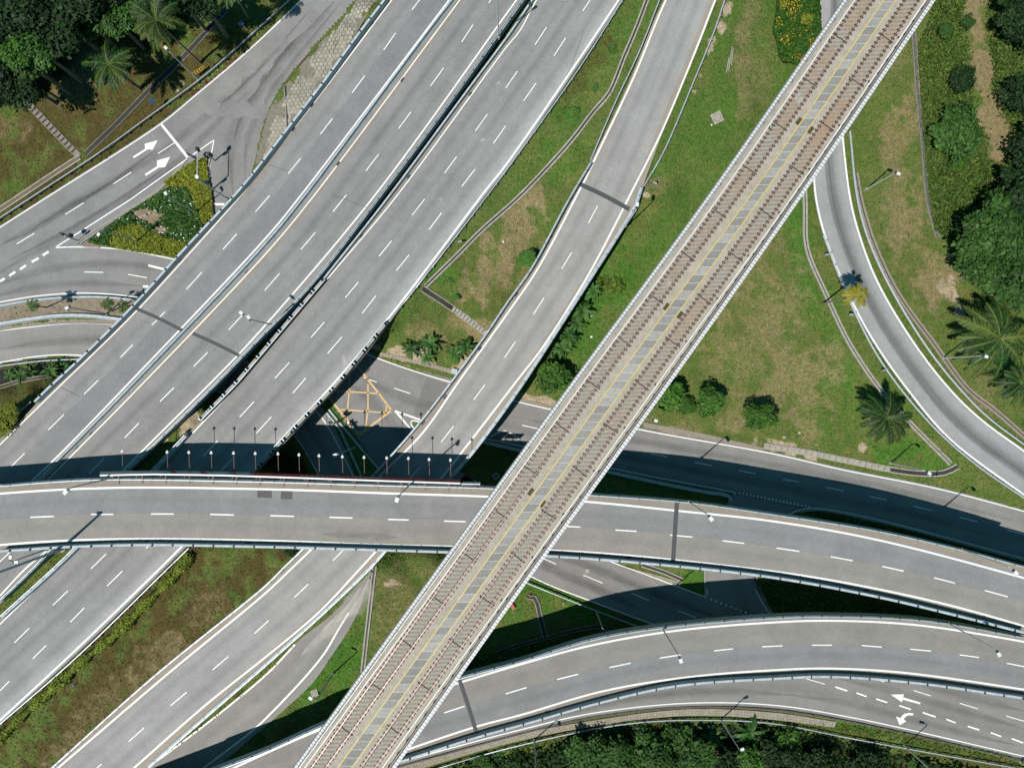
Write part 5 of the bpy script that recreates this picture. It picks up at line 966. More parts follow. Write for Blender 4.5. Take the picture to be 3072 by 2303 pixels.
# ------------------------------------------------------------------ signs, signals, posts
def sign(label, px, zb, h, kind, face, rz=0, tilt=0):
    o = thing('road_sign', label, 'road sign', W(*px, zb)); b = MB(); b.tube([Vector((0, 0, -.1)), Vector((0, 0, h))], .045, 6); llink('post', b.mesh('post', M['steel'], fix=True), o)
    Mx = Matrix.Translation((0, 0, h)) @ Matrix.Rotation(rz, 4, 'Z') @ Matrix.Rotation(tilt, 4, 'X')
    b = MB()
    if kind == 'diamond': b.box(None, (.85, .06, .85), mat=Mx @ Matrix.Rotation(math.pi / 4, 4, 'Y'))
    elif kind == 'round':
        q = [Mx @ Vector((0, -.04, 0)), Mx @ Vector((0, .04, 0))]; b.tube(q, .42, 16)
    else: b.box(None, (kind[0], .07, kind[1]), mat=Mx)
    f = llink('panel', b.mesh('panel', M[face], fix=True), o)
    return o, Mx, f
o, Mx, f = sign('yellow diamond warning sign with a black symbol at the drain corner', (2790, 1433), zT(2790, 1433), 2.6, 'diamond', 'yellowsign', 1.35, -.45)
b = MB(); b.box(None, (.10, .09, .45), mat=Mx); b.box(None, (.28, .09, .10), mat=Mx @ Matrix.Translation((.08, 0, .12))); b.box(None, (.1, .09, .22), mat=Mx @ Matrix.Translation((-.12, 0, -.05))); llink('symbol', b.mesh('symbol', M['dark'], fix=True), f)
sign('small round sign held out from the carriageway parapet over the yellow box', (1005, 1170), 7.6, 1.2, 'round', 'concraw', .9, 0)
sign('small dark sign on the verge beside the upper left drain', (480, 322), zT(480, 322), 2.6, (1.0, .7), 'bluesign', .7, -.5)
sign('small dark sign near the top edge between palm shadows', (742, 95), zT(742, 95), 2.6, (.9, .7), 'bluesign', .7, -.5)
for x, y, lab in ((2470, 768, 'white edge sign nearest the gravelly top of the inner bend'), (2543, 946, 'white edge sign just below the yellow crowned palm'), (2640, 1112, 'white edge sign above the lawn palm'), (2668, 1090, ''), (1960, 556, 'white sign board on a tan patch near the ramp joint'), (1382, 730, 'white bent sign between the guardrail and the long drain'), (2672, 1279, 'white edge sign below the lawn palm'), (1643, 1152, 'white slanted sign under the ramp bridge edge')):
    if lab: sign(lab, (x, y), zT(x, y), 1.3, (.6, .4), 'steel', random.uniform(-.5, .5), -.4)
# chevron board
o, Mx, f = sign('yellow and black chevron board facing the arrow marked road', (606, 222), zT(606, 222), 1.2, (2.3, .55), 'yellowsign', .62, -.5)
b = MB()
for i in range(5):
    for s in (-1, 1): b.box(None, (.16, .09, .32), mat=Mx @ Matrix.Translation((-.9 + i * .45, 0, s * .12)) @ Matrix.Rotation(s * .6, 4, 'Y'))
llink('chevrons', b.mesh('chevrons', M['dark'], fix=True), f)
for i, (x, y) in enumerate(((579, 293), (593, 280), (608, 269), (620, 258), (634, 249), (648, 237), (662, 225), (676, 215), (692, 199), (707, 186))):
    o = thing('delineator_post', 'slim red and white plastic post in the row on the road edge', 'post', W(x - 2, y - 6, zF(x, y)), 'red posts along the road edge'); b = MB(); b.tube([Vector((0, 0, 0)), Vector((0, 0, .8))], .055, 6); llink('post', b.mesh('post', M['red'], fix=True), o); b = MB(); b.tube([Vector((0, 0, .8)), Vector((0, 0, .9))], .06, 6); llink('cap', b.mesh('cap', M['steelw'], fix=True), o); b = MB(); b.box((0, 0, .03), (.25, .25, .06)); llink('base', b.mesh('base', M['red'], fix=True), o)
# traffic signals
def signal(label, px, zb, h, arms):
    o = thing('traffic_light', label, 'traffic light', W(*px, zb)); b = MB(); b.tube([Vector((0, 0, 0)), Vector((0, 0, h))], [.13, .09], 8); llink('pole', b.mesh('pole', M['lampsteel'], True, True), o)
    for ax, ay, hz in arms:
        if abs(ax) + abs(ay) > .6: b = MB(); b.tube([Vector((0, 0, hz)), Vector((ax, ay, hz + .1))], [.09, .06], 6); llink('mast_arm', b.mesh('mast_arm', M['lampsteel'], True, True), o)
        a = math.atan2(ay, ax); b = MB(); b.box((ax, ay, hz + .05), (.42, .34, 1.05), a); hd = llink('signal_head', b.mesh('signal_head', M['dark'], fix=True), o)
        b = MB()
        for k in range(3): b.box((ax + math.cos(a) * .3, ay + math.sin(a) * .3, hz + .42 - k * .34), (.22, .30, .05), a)
        llink('visor', b.mesh('visor', M['dark'], fix=True), hd)
signal('traffic light with a long mast arm at the garden apex', (640, 566), .1, 6, [(.1, 4.5, 5.9), (.4, .2, 3)])
signal('low traffic light pair by the white line at the garden apex', (601, 487), .1, 3.4, [(-.35, .2, 3), (.3, -.1, 3)])
signal('traffic light at the white line tip on the left end of the garden', (236, 722), .1, 3.6, [(-.5, .35, 3.2), (.3, .3, 2.6)])
signal('traffic light pole on the narrow green island by the yellow box', (1018, 1266), .1, 4.2, [(-.4, .1, 3.6), (.3, .2, 3)])
signal('traffic light in the right corner of the garden by the flower bed', (645, 482), .1, 3.2, [(.35, .1, 2.9)])
# ------------------------------------------------------------------ foliage builders
def leaf_mesh(name, C, Nn, size, lc, mat, aspect=1.6, rng=RNG):
    n = len(C); C = np.asarray(C, float); Nn = Nn / np.linalg.norm(Nn, axis=1, keepdims=True)
    t = rng.normal(size=(n, 3)); t -= (t * Nn).sum(1, keepdims=True) * Nn; t /= np.linalg.norm(t, axis=1, keepdims=True); bt = np.cross(Nn, t)
    s = np.asarray(size, float)[:, None] * np.ones((n, 1)); a = t * s * .5 * aspect; b_ = bt * s * .5
    V = np.stack([C - a, C + b_ * .9, C + a, C - b_ * .9], 1).reshape(-1, 3)
    me = bpy.data.meshes.new(name); Fc = np.arange(4 * n).reshape(-1, 4)
    me.from_pydata(V.tolist(), [], Fc.tolist()); me.materials.append(mat)
    ca = me.color_attributes.new('lc', 'FLOAT_COLOR', 'POINT'); col = np.zeros((n, 4)); col[:, 0] = lc[0]; col[:, 1] = lc[1]; col[:, 3] = 1
    ca.data.foreach_set('color', np.repeat(col, 4, 0).reshape(-1).astype(np.float32)); me.update(); return me
def crown_mesh(name, n, leaf, mat, seed, blobs=16, spread=.62, br=(.16, .44), flat=.75):
    r = np.random.default_rng(seed); C = []; Nn = []; sh = []
    for k in range(blobs):
        d = r.normal(size=3); d /= np.linalg.norm(d); d[2] = abs(d[2]) * .9 - .15
        c = d * spread * r.uniform(.35, 1.35) * np.array([r.uniform(.8, 1.15), r.uniform(.8, 1.15), flat]); rb = r.uniform(*br); m_ = int(n / blobs); tone = r.uniform(.25, .75)
        q = r.normal(size=(m_, 3)); q /= np.linalg.norm(q, axis=1, keepdims=True); q[:, 2] = np.where(q[:, 2] < -.35, -q[:, 2], q[:, 2])
        rad = rb * (1 + r.normal(size=(m_, 1)) * .20) * np.array([1, 1, .8])
        C.append(c + q * rad); Nn.append(q * .7 + np.array([0, 0, .55]) + r.normal(size=(m_, 3)) * .45); sh.append(np.clip(tone + r.normal(size=m_) * .2, 0, 1))
    C = np.concatenate(C); Nn = np.concatenate(Nn); sh = np.concatenate(sh)
    return leaf_mesh(name, C, Nn, leaf * r.uniform(.6, 1.35, len(C)), (sh, np.clip(r.normal(size=len(C)) * .3 + .3, 0, 1)), mat, 1.5, r)
CROWN = {}
def crown(kind, v):
    spec = {'broad': (4200, .10, 'leaf'), 'dark': (3600, .10, 'leafdark'), 'mid': (3000, .115, 'leafmid'), 'yellow': (3200, .11, 'leafyel'), 'glossy': (3400, .12, 'leaf'), 'lime': (1700, .12, 'lime')}[kind]
    if (kind, v) not in CROWN: CROWN[kind, v] = crown_mesh('crown', spec[0], spec[1], M[spec[2]], hash((kind, v)) % 1000 if 0 else sum(map(ord, kind)) * 7 + v, 18 + 6 * v, .62 + .05 * v)
    return CROWN[kind, v]
TR = MB(); TR.tube([Vector((0, 0, 0)), Vector((.06, .02, .5)), Vector((0, 0, 1))], [.16, .12, .07], 7)
for k in range(5):
    a = k * 1.26; TR.tube([Vector((0, 0, .62 + .05 * k)), Vector((math.cos(a) * .5, math.sin(a) * .5, .95 + .05 * k))], [.06, .02], 5)
TRM = TR.mesh('trunk', M['bark'], True, True)
def tree(name, label, cat, px, zc, r, kind='broad', v=0, group=None, flat=.85, zg=None):
    c = W(*px, zc); g = ground_under(c) if zg is None else zg
    o = thing(name, label, cat, (c.x, c.y, g), group)
    k = llink('crown', crown(kind, v), o, (0, 0, zc - g)); k.scale = (r * random.uniform(.92, 1.1), r * random.uniform(.92, 1.1), r * flat); k.rotation_euler = (0, 0, random.uniform(0, 6.28))
    t_ = llink('trunk', TRM, o, (0, 0, -.2)); w = min(r, 3); t_.scale = (w * .8, w * .8, max(.8, zc - g + r * .1))
    return o
def palm_crown(seed, nf, mat, droop=.55, nl=22, lw=.040, ll=.26, up=.5):
    r = random.Random(seed); C = MB(); lc0 = []; lc1 = []
    for k in range(nf):
        a = k * 2.39996 + r.uniform(-.15, .15); e = r.uniform(.1, 1) ; el = up * e + .08; ln = r.uniform(.82, 1.08)
        d = Vector((math.cos(a), math.sin(a), 0)); pts = []
        for i in range(nl + 1):
            s = i / nl; pts.append(d * (ln * s * (1 - .12 * s)) + Vector((0, 0, ln * (el * s * 1.4 - (droop + .35 * (1 - e)) * s * s))))
        sd = Vector((-d.y, d.x, 0)); tone = r.uniform(.3, .75); hue = r.random() ** 2
        for i in range(1, nl):
            s = i / nl; L_ = ll * ln * math.sin(math.pi * min(1, (s * .86 + .12))) ** .7; dr = (pts[i + 1] - pts[i]).normalized()
            for sg in (-1, 1):
                tip = pts[i] + (sd * sg * .80 + dr * .62 + Vector((0, 0, r.uniform(-.55, .15)))) * L_
                w = dr * lw * 1.0
                C.quad(pts[i] - w * .5, pts[i] + w * .5, tip + w * .2, tip - w * .2); q = max(0, min(1, tone + r.uniform(-.28, .28))); lc0 += [q] * 4; lc1 += [hue * .8] * 4
            w = sd * .012; C.quad(pts[i] - w, pts[i] + w, pts[i + 1] + w, pts[i + 1] - w); lc0 += [.9] * 4; lc1 += [1] * 4
    me = C.mesh('crown', mat); ca = me.color_attributes.new('lc', 'FLOAT_COLOR', 'POINT')
    ca.data.foreach_set('color', np.stack([lc0, lc1, np.zeros(len(lc0)), np.ones(len(lc0))], 1).reshape(-1).astype(np.float32)); return me
def broad_crown(seed, nf, mat, wid=.15):
    r = random.Random(seed); C = MB(); lc0 = []; lc1 = []
    for k in range(nf):
        a = k * 2.4 + r.uniform(-.3, .3); e = r.uniform(.2, 1); ln = r.uniform(.65, 1.1); d = Vector((math.cos(a), math.sin(a), 0)); sd = Vector((-d.y, d.x, 0)); pts = []; n = 6
        for i in range(n + 1): s = i / n; pts.append(d * ln * s + Vector((0, 0, ln * (1.1 * e * s - .95 * s * s))))
        tone = r.uniform(.3, .9); hue = r.random()
        for i in range(n):
            w0, w1 = [wid * ln * math.sin(math.pi * min(1, .08 + .92 * q)) ** .8 for q in (i / n, (i + 1) / n)]
            for sg in (-1, 1):
                C.quad(pts[i], pts[i + 1], pts[i + 1] + sd * sg * w1 + Vector((0, 0, .25 * w1)), pts[i] + sd * sg * w0 + Vector((0, 0, .25 * w0))); lc0 += [tone] * 4; lc1 += [hue] * 4
    me = C.mesh('crown', mat); ca = me.color_attributes.new('lc', 'FLOAT_COLOR', 'POINT')
    ca.data.foreach_set('color', np.stack([lc0, lc1, np.zeros(len(lc0)), np.ones(len(lc0))], 1).reshape(-1).astype(np.float32)); return me
PC = {'big': palm_crown(3, 19, M['palm'], .5, 40, .033, .165, .42), 'big2': palm_crown(8, 16, M['palm'], .6, 36, .036, .175, .45), 'small': palm_crown(5, 13, M['palm'], .7, 14, .08, .24), 'yel': palm_crown(6, 15, M['palmyel'], .6, 14, .08, .22, .45),
      'feather': palm_crown(9, 28, M['palm'], .6, 30, .03, .2, .8), 'ban': broad_crown(1, 17, M['banana'], .10), 'ban2': broad_crown(2, 22, M['banana'], .085), 'ban3': broad_crown(4, 15, M['banana'], .13)}
def palm(label, px, zc, R, kind, base=None, name='palm_tree', cat='palm', group=None, zb=None, trunk=.22):
    c = W(*px, zc)
    if base: g = zT(*base) if zb is None else zb; B0 = W(*base, g)
    else: g = ground_under(c) if zb is None else zb; B0 = Vector((c.x, c.y, g))
    o = thing(name, label, cat, B0, group); T = c - B0
    k = llink('crown', PC[kind], o, T); k.scale = (R, R, R * .8); k.rotation_euler = (0, 0, random.uniform(0, 6.28))
    b = MB(); b.tube([Vector((0, 0, -.2)), T * .5 + Vector((T.x * .06, T.y * .06, -.05 * T.z)) * .3, T], [trunk * 1.3, trunk, trunk * .8], 8); llink('trunk', b.mesh('trunk', M['bark'], True, True), o)
    return o
# palms
palm('huge feathery palm at the right edge, its crown half cut by the photo border', (3000, 1015), 11.5, 7.4, 'big')
palm('large feathery palm standing on the green lawn inside the curve', (2660, 1252), 10.0, 5.1, 'big2')
palm('palm at the right edge just below the largest palm', (3062, 1150), 9.5, 4.2, 'big2')
palm('slender palm with a yellow crown leaning over the single lane curve', (2570, 884), 14.2, 2.25, 'yel', (2464, 912), trunk=.13)
palm('dark feathery palm alone on the brown slope at upper left', (325, 192), 9.5, 5.2, 'big2')
palm('tall palm beside the glossy tree, leaning trunk rooted at the verge', (468, 62), 14.5, 4.4, 'feather', (602, 190), trunk=.16)
palm('palm at the top edge, only its trunk and shadow beside the road', (690, -40), 13, 3.4, 'feather', (745, 56), trunk=.16)
palm('small palm on the island, left one standing alone', (97, 915), 6, 1.35, 'small', (138, 922), zb=.12, trunk=.10)
palm('small palm on the island, just right of the street lamp head', (321, 913), 6, 1.4, 'small', (335, 934), zb=.12, trunk=.10)
palm('small palm on the island, tucked against the motorway parapet', (372, 922), 5.6, 1.4, 'small', (402, 928), zb=.12, trunk=.10)
for i, (x, y, R, k, lab) in enumerate(((1236, 1046, 1.6, 'ban', 'broad leaved plant at the left end of the tan pavement bed'), (1287, 1030, 1.7, 'ban3', 'tallest broad leaved plant in the middle of the tan pavement bed'), (1283, 1072, 1.3, 'ban2', 'broad leaved plant lowest down near the pavement bed lamp'), (1365, 1062, 1.8, 'ban2', 'broad leaved plant with a yellow leaf, next to the ramp bridge parapet'), (1400, 1040, 1.6, 'ban', 'broad leaved plant furthest right in the tan pavement bed'),
    (1778, 868, 1.7, 'ban2', 'broad leaved plant uppermost under the ramp bridge edge'), (1748, 930, 1.8, 'ban3', 'broad leaved plant second from the top under the ramp bridge edge'), (1730, 968, 1.6, 'ban', 'broad leaved plant third from the top under the ramp bridge edge'), (1705, 1010, 1.9, 'ban3', 'broad leaved plant fourth from the top under the ramp bridge edge'), (1686, 1046, 1.7, 'ban2', 'broad leaved plant fifth from the top under the ramp bridge edge'), (1655, 1085, 1.8, 'ban', 'broad leaved plant lowest in the row under the ramp bridge edge'),
    (30, 1125, 1.2, 'ban2', 'strappy plant at the left end of the walled bed'), (62, 1124, 1.4, 'ban', 'yellow tipped strappy plant in the walled bed'), (95, 1118, 1.1, 'ban2', 'strappy plant in the middle of the walled bed'), (150, 1110, 1.5, 'ban3', 'pale yellow leaved plant in the walled bed'), (190, 1100, 1.2, 'ban', 'strappy plant nearest the motorway parapet in the walled bed'),
    (2135, 2205, 3.0, 'ban2', 'star shaped broad leaved plant at the forest edge left of the white lamp head'), (2250, 2195, 2.6, 'ban', 'broad leaved plant in the dark forest edge right of the white lamp head'), (1795, 2218, 2.0, 'ban2', 'light green spiky plant at the bottom forest edge'))):
    palm(lab, (x, y), zT(x, y) + (1.6 if R > 1.25 else .7), R * 1.25, k, None, 'broad_leaf_plant', 'plant', None, trunk=.12)
# bushes and trees
BUSH = [(1660, 1124, 4.6, 3.0, 'mid', 1, 'bright green bush squeezed between the ramp bridge and the viaduct'), (1700, 1155, 2.2, 2.2, 'mid', 0, 'lower bright green bush touching the viaduct parapet'), (2008, 1198, 5.0, 2.9, 'mid', 0, 'bright green shrub nearest the viaduct on the dry lawn'), (2060, 1222, 2.8, 1.6, 'mid', 1, 'smaller shrub between the viaduct shrub and its neighbour'), (2132, 1210, 5.4, 2.6, 'mid', 1, 'rounded bright green shrub in the middle of the lawn edge row'), (2276, 1256, 5.8, 2.4, 'mid', 2, 'rounded bright green shrub furthest right in the lawn edge row'),
 (1832, 850, 4.6, 2.4, 'lime', 0, 'sparse yellow green shrub beside the ramp bridge shadow'), (1170, 985, 4.2, .9, 'broad', 0, 'dark low shrub touching the block parapet'), (1390, 935, 5.6, .01, 'mid', 0, ''), (1583, 770, 7.4, 1.7, 'leafx', 0, 'grey green bush against the ramp bridge parapet'),
 (36, 1230, 8.2, 1.45, 'yellow', 1, 'yellow bush, upper one of the pair beside the guardrail'), (12, 1262, 8.2, 1.9, 'yellow', 2, 'yellow bush, lower one of the pair at the left photo edge'), (1838, 145, 7.6, .9, 'leafx', 0, 'green weed clump near the top in the grass wedge'), (1787, 262, 7.4, .8, 'leafx', 0, 'green weed clump midway down the grass wedge'), (1716, 338, 7.3, 1.6, 'leafx', 0, 'low wide green weed patch in the grass wedge'), (1345, 838, 6.0, 1.1, 'leafx', 0, 'green weed clump near the drain corner'), (1367, 890, 5.6, .7, 'leafx', 0, 'small grey green weed beside the covered drain'),
 (875, 1650, 7.4, 1.2, 'dark', 1, 'dark bush in the corner below the flyover beside the ramp'), (775, 2215, 2.8, 1.5, 'mid', 0, 'round shrub in the shade beside the slip road'), (828, 1380, 1.6, 2.2, 'dark', 0, 'dark shrub in the shade of the billboard, left one'), (885, 1400, 1.6, 2.0, 'dark', 2, 'dark shrub in the shade of the billboard, right one'),
 (2885, 240, 8.2, 2.3, 'dark', 1, 'dark oval bush in the tall grass beside the dry path'), (2868, 400, 8.5, 4.0, 'broad', 2, 'big dark green bush in the middle of the tall grass'), (2838, 95, 7.6, 1.5, 'broad', 0, 'green bush in the tall grass close to the viaduct top'), (2905, 65, 7.6, 1.2, 'broad', 1, 'small bush on the left side of the dry path near the top edge'), (2870, 485, 7.4, 1.3, 'mid', 1, 'light green bush just below the big bush in the tall grass')]
for x, y, zc, r, k, v, lab in BUSH:
    if lab: tree('bush' if r < 2.5 else 'shrub', lab, 'bush', (x, y), zc, r, 'mid' if k == 'leafx' else k, v % 3, None, .45 if k == 'leafx' else .8)
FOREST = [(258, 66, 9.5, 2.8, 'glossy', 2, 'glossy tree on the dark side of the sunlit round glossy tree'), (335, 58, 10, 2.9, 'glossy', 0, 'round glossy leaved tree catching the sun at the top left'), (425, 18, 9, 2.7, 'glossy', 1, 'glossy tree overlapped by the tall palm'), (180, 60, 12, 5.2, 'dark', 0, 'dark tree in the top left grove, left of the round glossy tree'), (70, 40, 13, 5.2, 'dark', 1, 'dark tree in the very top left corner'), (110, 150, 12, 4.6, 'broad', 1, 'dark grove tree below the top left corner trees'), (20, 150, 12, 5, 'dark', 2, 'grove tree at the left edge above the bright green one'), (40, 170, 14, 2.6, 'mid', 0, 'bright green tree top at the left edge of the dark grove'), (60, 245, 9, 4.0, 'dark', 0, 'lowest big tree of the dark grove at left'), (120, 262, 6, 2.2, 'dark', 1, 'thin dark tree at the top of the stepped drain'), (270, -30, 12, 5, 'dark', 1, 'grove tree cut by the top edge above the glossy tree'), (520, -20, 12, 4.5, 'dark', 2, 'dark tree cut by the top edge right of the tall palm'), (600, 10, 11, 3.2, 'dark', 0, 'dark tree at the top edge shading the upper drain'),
 (2925, 745, 11, 4.2, 'broad', 0, 'tree at the left bulge of the right side forest'), (2990, 680, 12, 4.6, 'broad', 1, 'tree at the upper left of the right side forest'), (3050, 640, 12.5, 4.6, 'dark', 0, 'dark tree at the right edge at the top of the right side forest'), (3045, 740, 13, 4.6, 'broad', 2, 'tree at the right edge in the middle of the right side forest'), (2975, 810, 12, 4.2, 'broad', 1, 'tree in the lower middle of the right side forest'), (3040, 860, 11, 4.0, 'broad', 0, 'tree in the right side forest directly above the huge palm'), (2900, 690, 8, 2.8, 'dark', 2, 'small dark tree at the tip of the right side forest'), (2935, 815, 8, 2.2, 'dark', 1, 'small dark tree at the foot of the right side forest'), (3070, 560, 11, 3.4, 'dark', 1, 'dark tree at the right edge above the right side forest'), (3078, 290, 10, 3.6, 'dark', 2, 'dark tree at the right edge beside the dry path bend'), (3075, 90, 10, 3.8, 'dark', 0, 'dark tree at the right edge near the top corner'), (3060, 20, 11, 3.4, 'dark', 1, 'dark tree in the top right corner'), (3110, 430, 10, 4, 'dark', 0, 'tree cut off by the right edge beside the tall grass'),
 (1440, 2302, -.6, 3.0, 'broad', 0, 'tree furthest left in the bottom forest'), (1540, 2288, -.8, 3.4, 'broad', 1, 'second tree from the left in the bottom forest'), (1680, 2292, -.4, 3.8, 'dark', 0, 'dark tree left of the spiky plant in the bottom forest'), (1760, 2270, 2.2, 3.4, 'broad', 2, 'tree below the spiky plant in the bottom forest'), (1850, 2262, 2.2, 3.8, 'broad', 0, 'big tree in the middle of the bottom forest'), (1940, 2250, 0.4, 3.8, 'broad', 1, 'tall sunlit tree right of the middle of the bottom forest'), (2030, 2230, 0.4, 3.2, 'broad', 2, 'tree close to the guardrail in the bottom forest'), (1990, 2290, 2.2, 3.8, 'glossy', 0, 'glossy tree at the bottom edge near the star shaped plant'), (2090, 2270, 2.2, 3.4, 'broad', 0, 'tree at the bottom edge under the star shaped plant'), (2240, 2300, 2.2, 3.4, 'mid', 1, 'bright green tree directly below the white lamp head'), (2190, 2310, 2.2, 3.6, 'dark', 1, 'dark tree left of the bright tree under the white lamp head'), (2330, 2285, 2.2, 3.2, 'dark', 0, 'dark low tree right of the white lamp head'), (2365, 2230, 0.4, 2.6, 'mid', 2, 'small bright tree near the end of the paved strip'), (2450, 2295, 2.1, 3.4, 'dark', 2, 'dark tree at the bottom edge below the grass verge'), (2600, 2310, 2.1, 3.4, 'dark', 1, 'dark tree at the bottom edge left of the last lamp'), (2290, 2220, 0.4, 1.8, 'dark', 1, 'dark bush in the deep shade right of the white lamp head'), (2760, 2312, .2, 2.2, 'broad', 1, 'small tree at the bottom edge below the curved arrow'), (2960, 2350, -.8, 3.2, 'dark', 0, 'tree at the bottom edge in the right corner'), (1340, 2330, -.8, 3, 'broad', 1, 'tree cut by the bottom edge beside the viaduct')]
for x, y, zc, r, k, v, lab in FOREST: tree('tree', lab, 'tree', (x, y), zc, r, k, v, 'trees of the edge woods', .8)
# ------------------------------------------------------------------ beds, hedges and tall grass
def scatter(name, poly, n, size, zf, h, mat, parent=None, aspect=1.5, upw=1.0, excl=None, shade=.5, tall=0, seed=1, clusters=0):
    r = np.random.default_rng(seed); xs = [p[0] for p in poly]; ys = [p[1] for p in poly]
    X = r.uniform(min(xs), max(xs), n * 4); Y = r.uniform(min(ys), max(ys), n * 4); ok = inside(X, Y, poly)
    if excl:
        for e in excl: ok &= ((X - e[0]) / e[2]) ** 2 + ((Y - e[1]) / e[3]) ** 2 + r.normal(size=len(X)) * .3 > 1
    X, Y = X[ok], Y[ok]
    if clusters: q_ = r.integers(0, clusters, n); X, Y = X[q_] + r.normal(size=n) * 9, Y[q_] + r.normal(size=n) * 9; ok = inside(X, Y, poly); X, Y = X[ok], Y[ok]
    X, Y = X[:n], Y[:n]; Z = zf(X, Y) + h * r.uniform(.3, 1, len(X)); S = (H - Z) / F
    C = np.stack([(X - CX) * S, (CY - Y) * S, Z], 1); Nn = r.normal(size=(len(X), 3)) * .6 + np.array([0, 0, upw])
    return link(name, leaf_mesh(name, C, Nn, size * r.uniform(.6, 1.4, len(X)), (np.clip(r.normal(size=len(X)) * .22 + shade, 0, 1), np.clip(r.normal(size=len(X)) * .35 + .4, 0, 1)), mat, aspect, r), parent)
fz = lambda X, Y: np.full(len(X), .12)
YA = [(579, 483), (492, 545), (505, 562), (565, 562), (582, 602), (608, 672), (640, 645), (632, 570), (622, 520), (618, 476), (600, 476)]
YB = [(336, 697), (362, 678), (409, 671), (449, 693), (481, 707), (525, 722), (565, 722), (540, 776), (505, 768), (398, 753), (326, 740)]
GB = [(262, 726), (300, 695), (380, 640), (470, 582), (500, 562), (560, 564), (580, 604), (612, 690), (600, 730), (525, 722), (481, 707), (449, 693), (409, 671), (362, 678), (336, 697), (326, 738)]
setp(scatter('ground_cover', YA, 5200, .30, fz, .45, M['leafyel'], seed=2), 'yellow green ground cover filling the apex of the triangular garden', 'ground cover', None, 'stuff')
setp(scatter('ground_cover', YB, 5200, .30, fz, .45, M['leafyel'], seed=3), 'yellow green ground cover along the lower side of the triangular garden', 'ground cover', None, 'stuff')
setp(scatter('flower_bed', GB, 5600, .34, fz, .5, M['leaf'], excl=[(452, 650, 40, 26), (420, 640, 26, 16), (480, 690, 26, 14)], seed=4), 'dark green flower bed between the two yellow covers of the triangular garden', 'flower bed', None, 'stuff')
setp(scatter('white_flowers', GB, 230, .22, fz, .62, M['petal'], seed=5, aspect=1, clusters=60), 'white flowers dotted over the dark green bed of the triangular garden', 'flowers', None, 'stuff')
FH = [(2350, -80), (2336, 0), (2327, 70), (2325, 100), (2334, 118), (2340, 160), (2350, 182), (2400, 190), (2440, 160), (2462, 98), (2458, 40), (2455, 0), (2458, -80)]
fh_ = thing('flower_hedge', 'thick flowering hedge with orange and yellow blossom at the top beside the viaduct', 'hedge', at_ground(2400, 90))
hz = lambda X, Y: T0(X, Y)
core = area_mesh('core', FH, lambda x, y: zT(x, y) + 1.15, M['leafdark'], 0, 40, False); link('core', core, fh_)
scatter('leaves', FH, 7000, .30, lambda X, Y: T0(X, Y) + .95, .6, M['leafmid2'] if 'leafmid2' in M else M.setdefault('leafmid2', leafmat('hedge_leaf', (.022, .075, .008), (.05, .115, .012))), fh_, seed=6)
ED = []
for a, c_ in zip(FH, FH[1:]):
    for k in range(260):
        f = RNG.random(); ED.append((a[0] + (c_[0] - a[0]) * f + RNG.normal() * 2, a[1] + (c_[1] - a[1]) * f + RNG.normal() * 2))
E_ = np.array(ED); Z = T0(E_[:, 0], E_[:, 1]) + RNG.uniform(0, 1.3, len(E_)); S = (H - Z) / F
link('side_leaves', leaf_mesh('side_leaves', np.stack([(E_[:, 0] - CX) * S, (CY - E_[:, 1]) * S, Z], 1), RNG.normal(size=(len(E_), 3)) + np.array([0, 0, .4]), np.full(len(E_), .3), (RNG.uniform(.2, .7, len(E_)), RNG.uniform(0, .5, len(E_))), M['leafmid2']), fh_)
scatter('flowers', FH, 300, .2, lambda X, Y: T0(X, Y) + 1.35, .35, M['flower'], fh_, 1.0, seed=8, clusters=17)['kind'] = 'stuff'
scatter('flowers', [(2345, 0), (2365, 0), (2352, 30), (2338, 30)], 160, .26, lambda X, Y: T0(X, Y) + 1.35, .35, M['leafyel'], fh_, 1.0, seed=9)['kind'] = 'stuff'; scatter('flowers', [(2400, 45), (2440, 40), (2435, 75), (2405, 72)], 260, .26, lambda X, Y: T0(X, Y) + 1.35, .35, M['leafyel'], fh_, 1.0, seed=10)['kind'] = 'stuff'
# hedge along the lower left guard rail, built of many clipped bushes grown together
hp = smooth([(562, 1668), (530, 1712), (470, 1772), (400, 1842), (330, 1912), (250, 1975), (160, 2060), (80, 2130), (0, 2204), (-120, 2305)], 9)
hd = thing('hedge', 'long yellow green hedge between the guardrail and the brown grass slope', 'hedge', at_ground(250, 1975)); C = []; Nn = []; sh = []
rr = np.random.default_rng(12)
for i, (x, y) in enumerate(hp):
    wv = 1 + .35 * math.sin(i * .7) + .25 * math.sin(i * .23 + 1); c0 = np.array(W(x + 3, y + 3, zT(x, y) + .55)); q = rr.normal(size=(120, 3)); q /= np.linalg.norm(q, axis=1, keepdims=True); q[:, 2] = abs(q[:, 2])
    if rr.random() < .06: continue
    C.append(c0 + q * np.array([.62, .62, .6]) * wv * (1 + rr.normal(size=(120, 1)) * .12)); Nn.append(q + np.array([0, 0, .5]) + rr.normal(size=(120, 3)) * .4); sh.append(np.clip(rr.uniform(.3, .7) + rr.normal(size=120) * .2, 0, 1))
C = np.concatenate(C); link('leaves', leaf_mesh('leaves', C, np.concatenate(Nn), rr.uniform(.13, .3, len(C)), (np.concatenate(sh), np.clip(rr.normal(size=len(C)) * .3 + .2, 0, 1)), M['leafyel2'] if 'leafyel2' in M else M.setdefault('leafyel2', leafmat('hedge_yellow_leaf', (.095, .135, .014), (.22, .245, .03))), 1.5, rr), hd)
b = MB(); b.tube(wpath(hp[::6], lambda x, y: zT(x, y) + .35, raw=True), .42, 6); b.build('stems', M['leafdark'], hd)
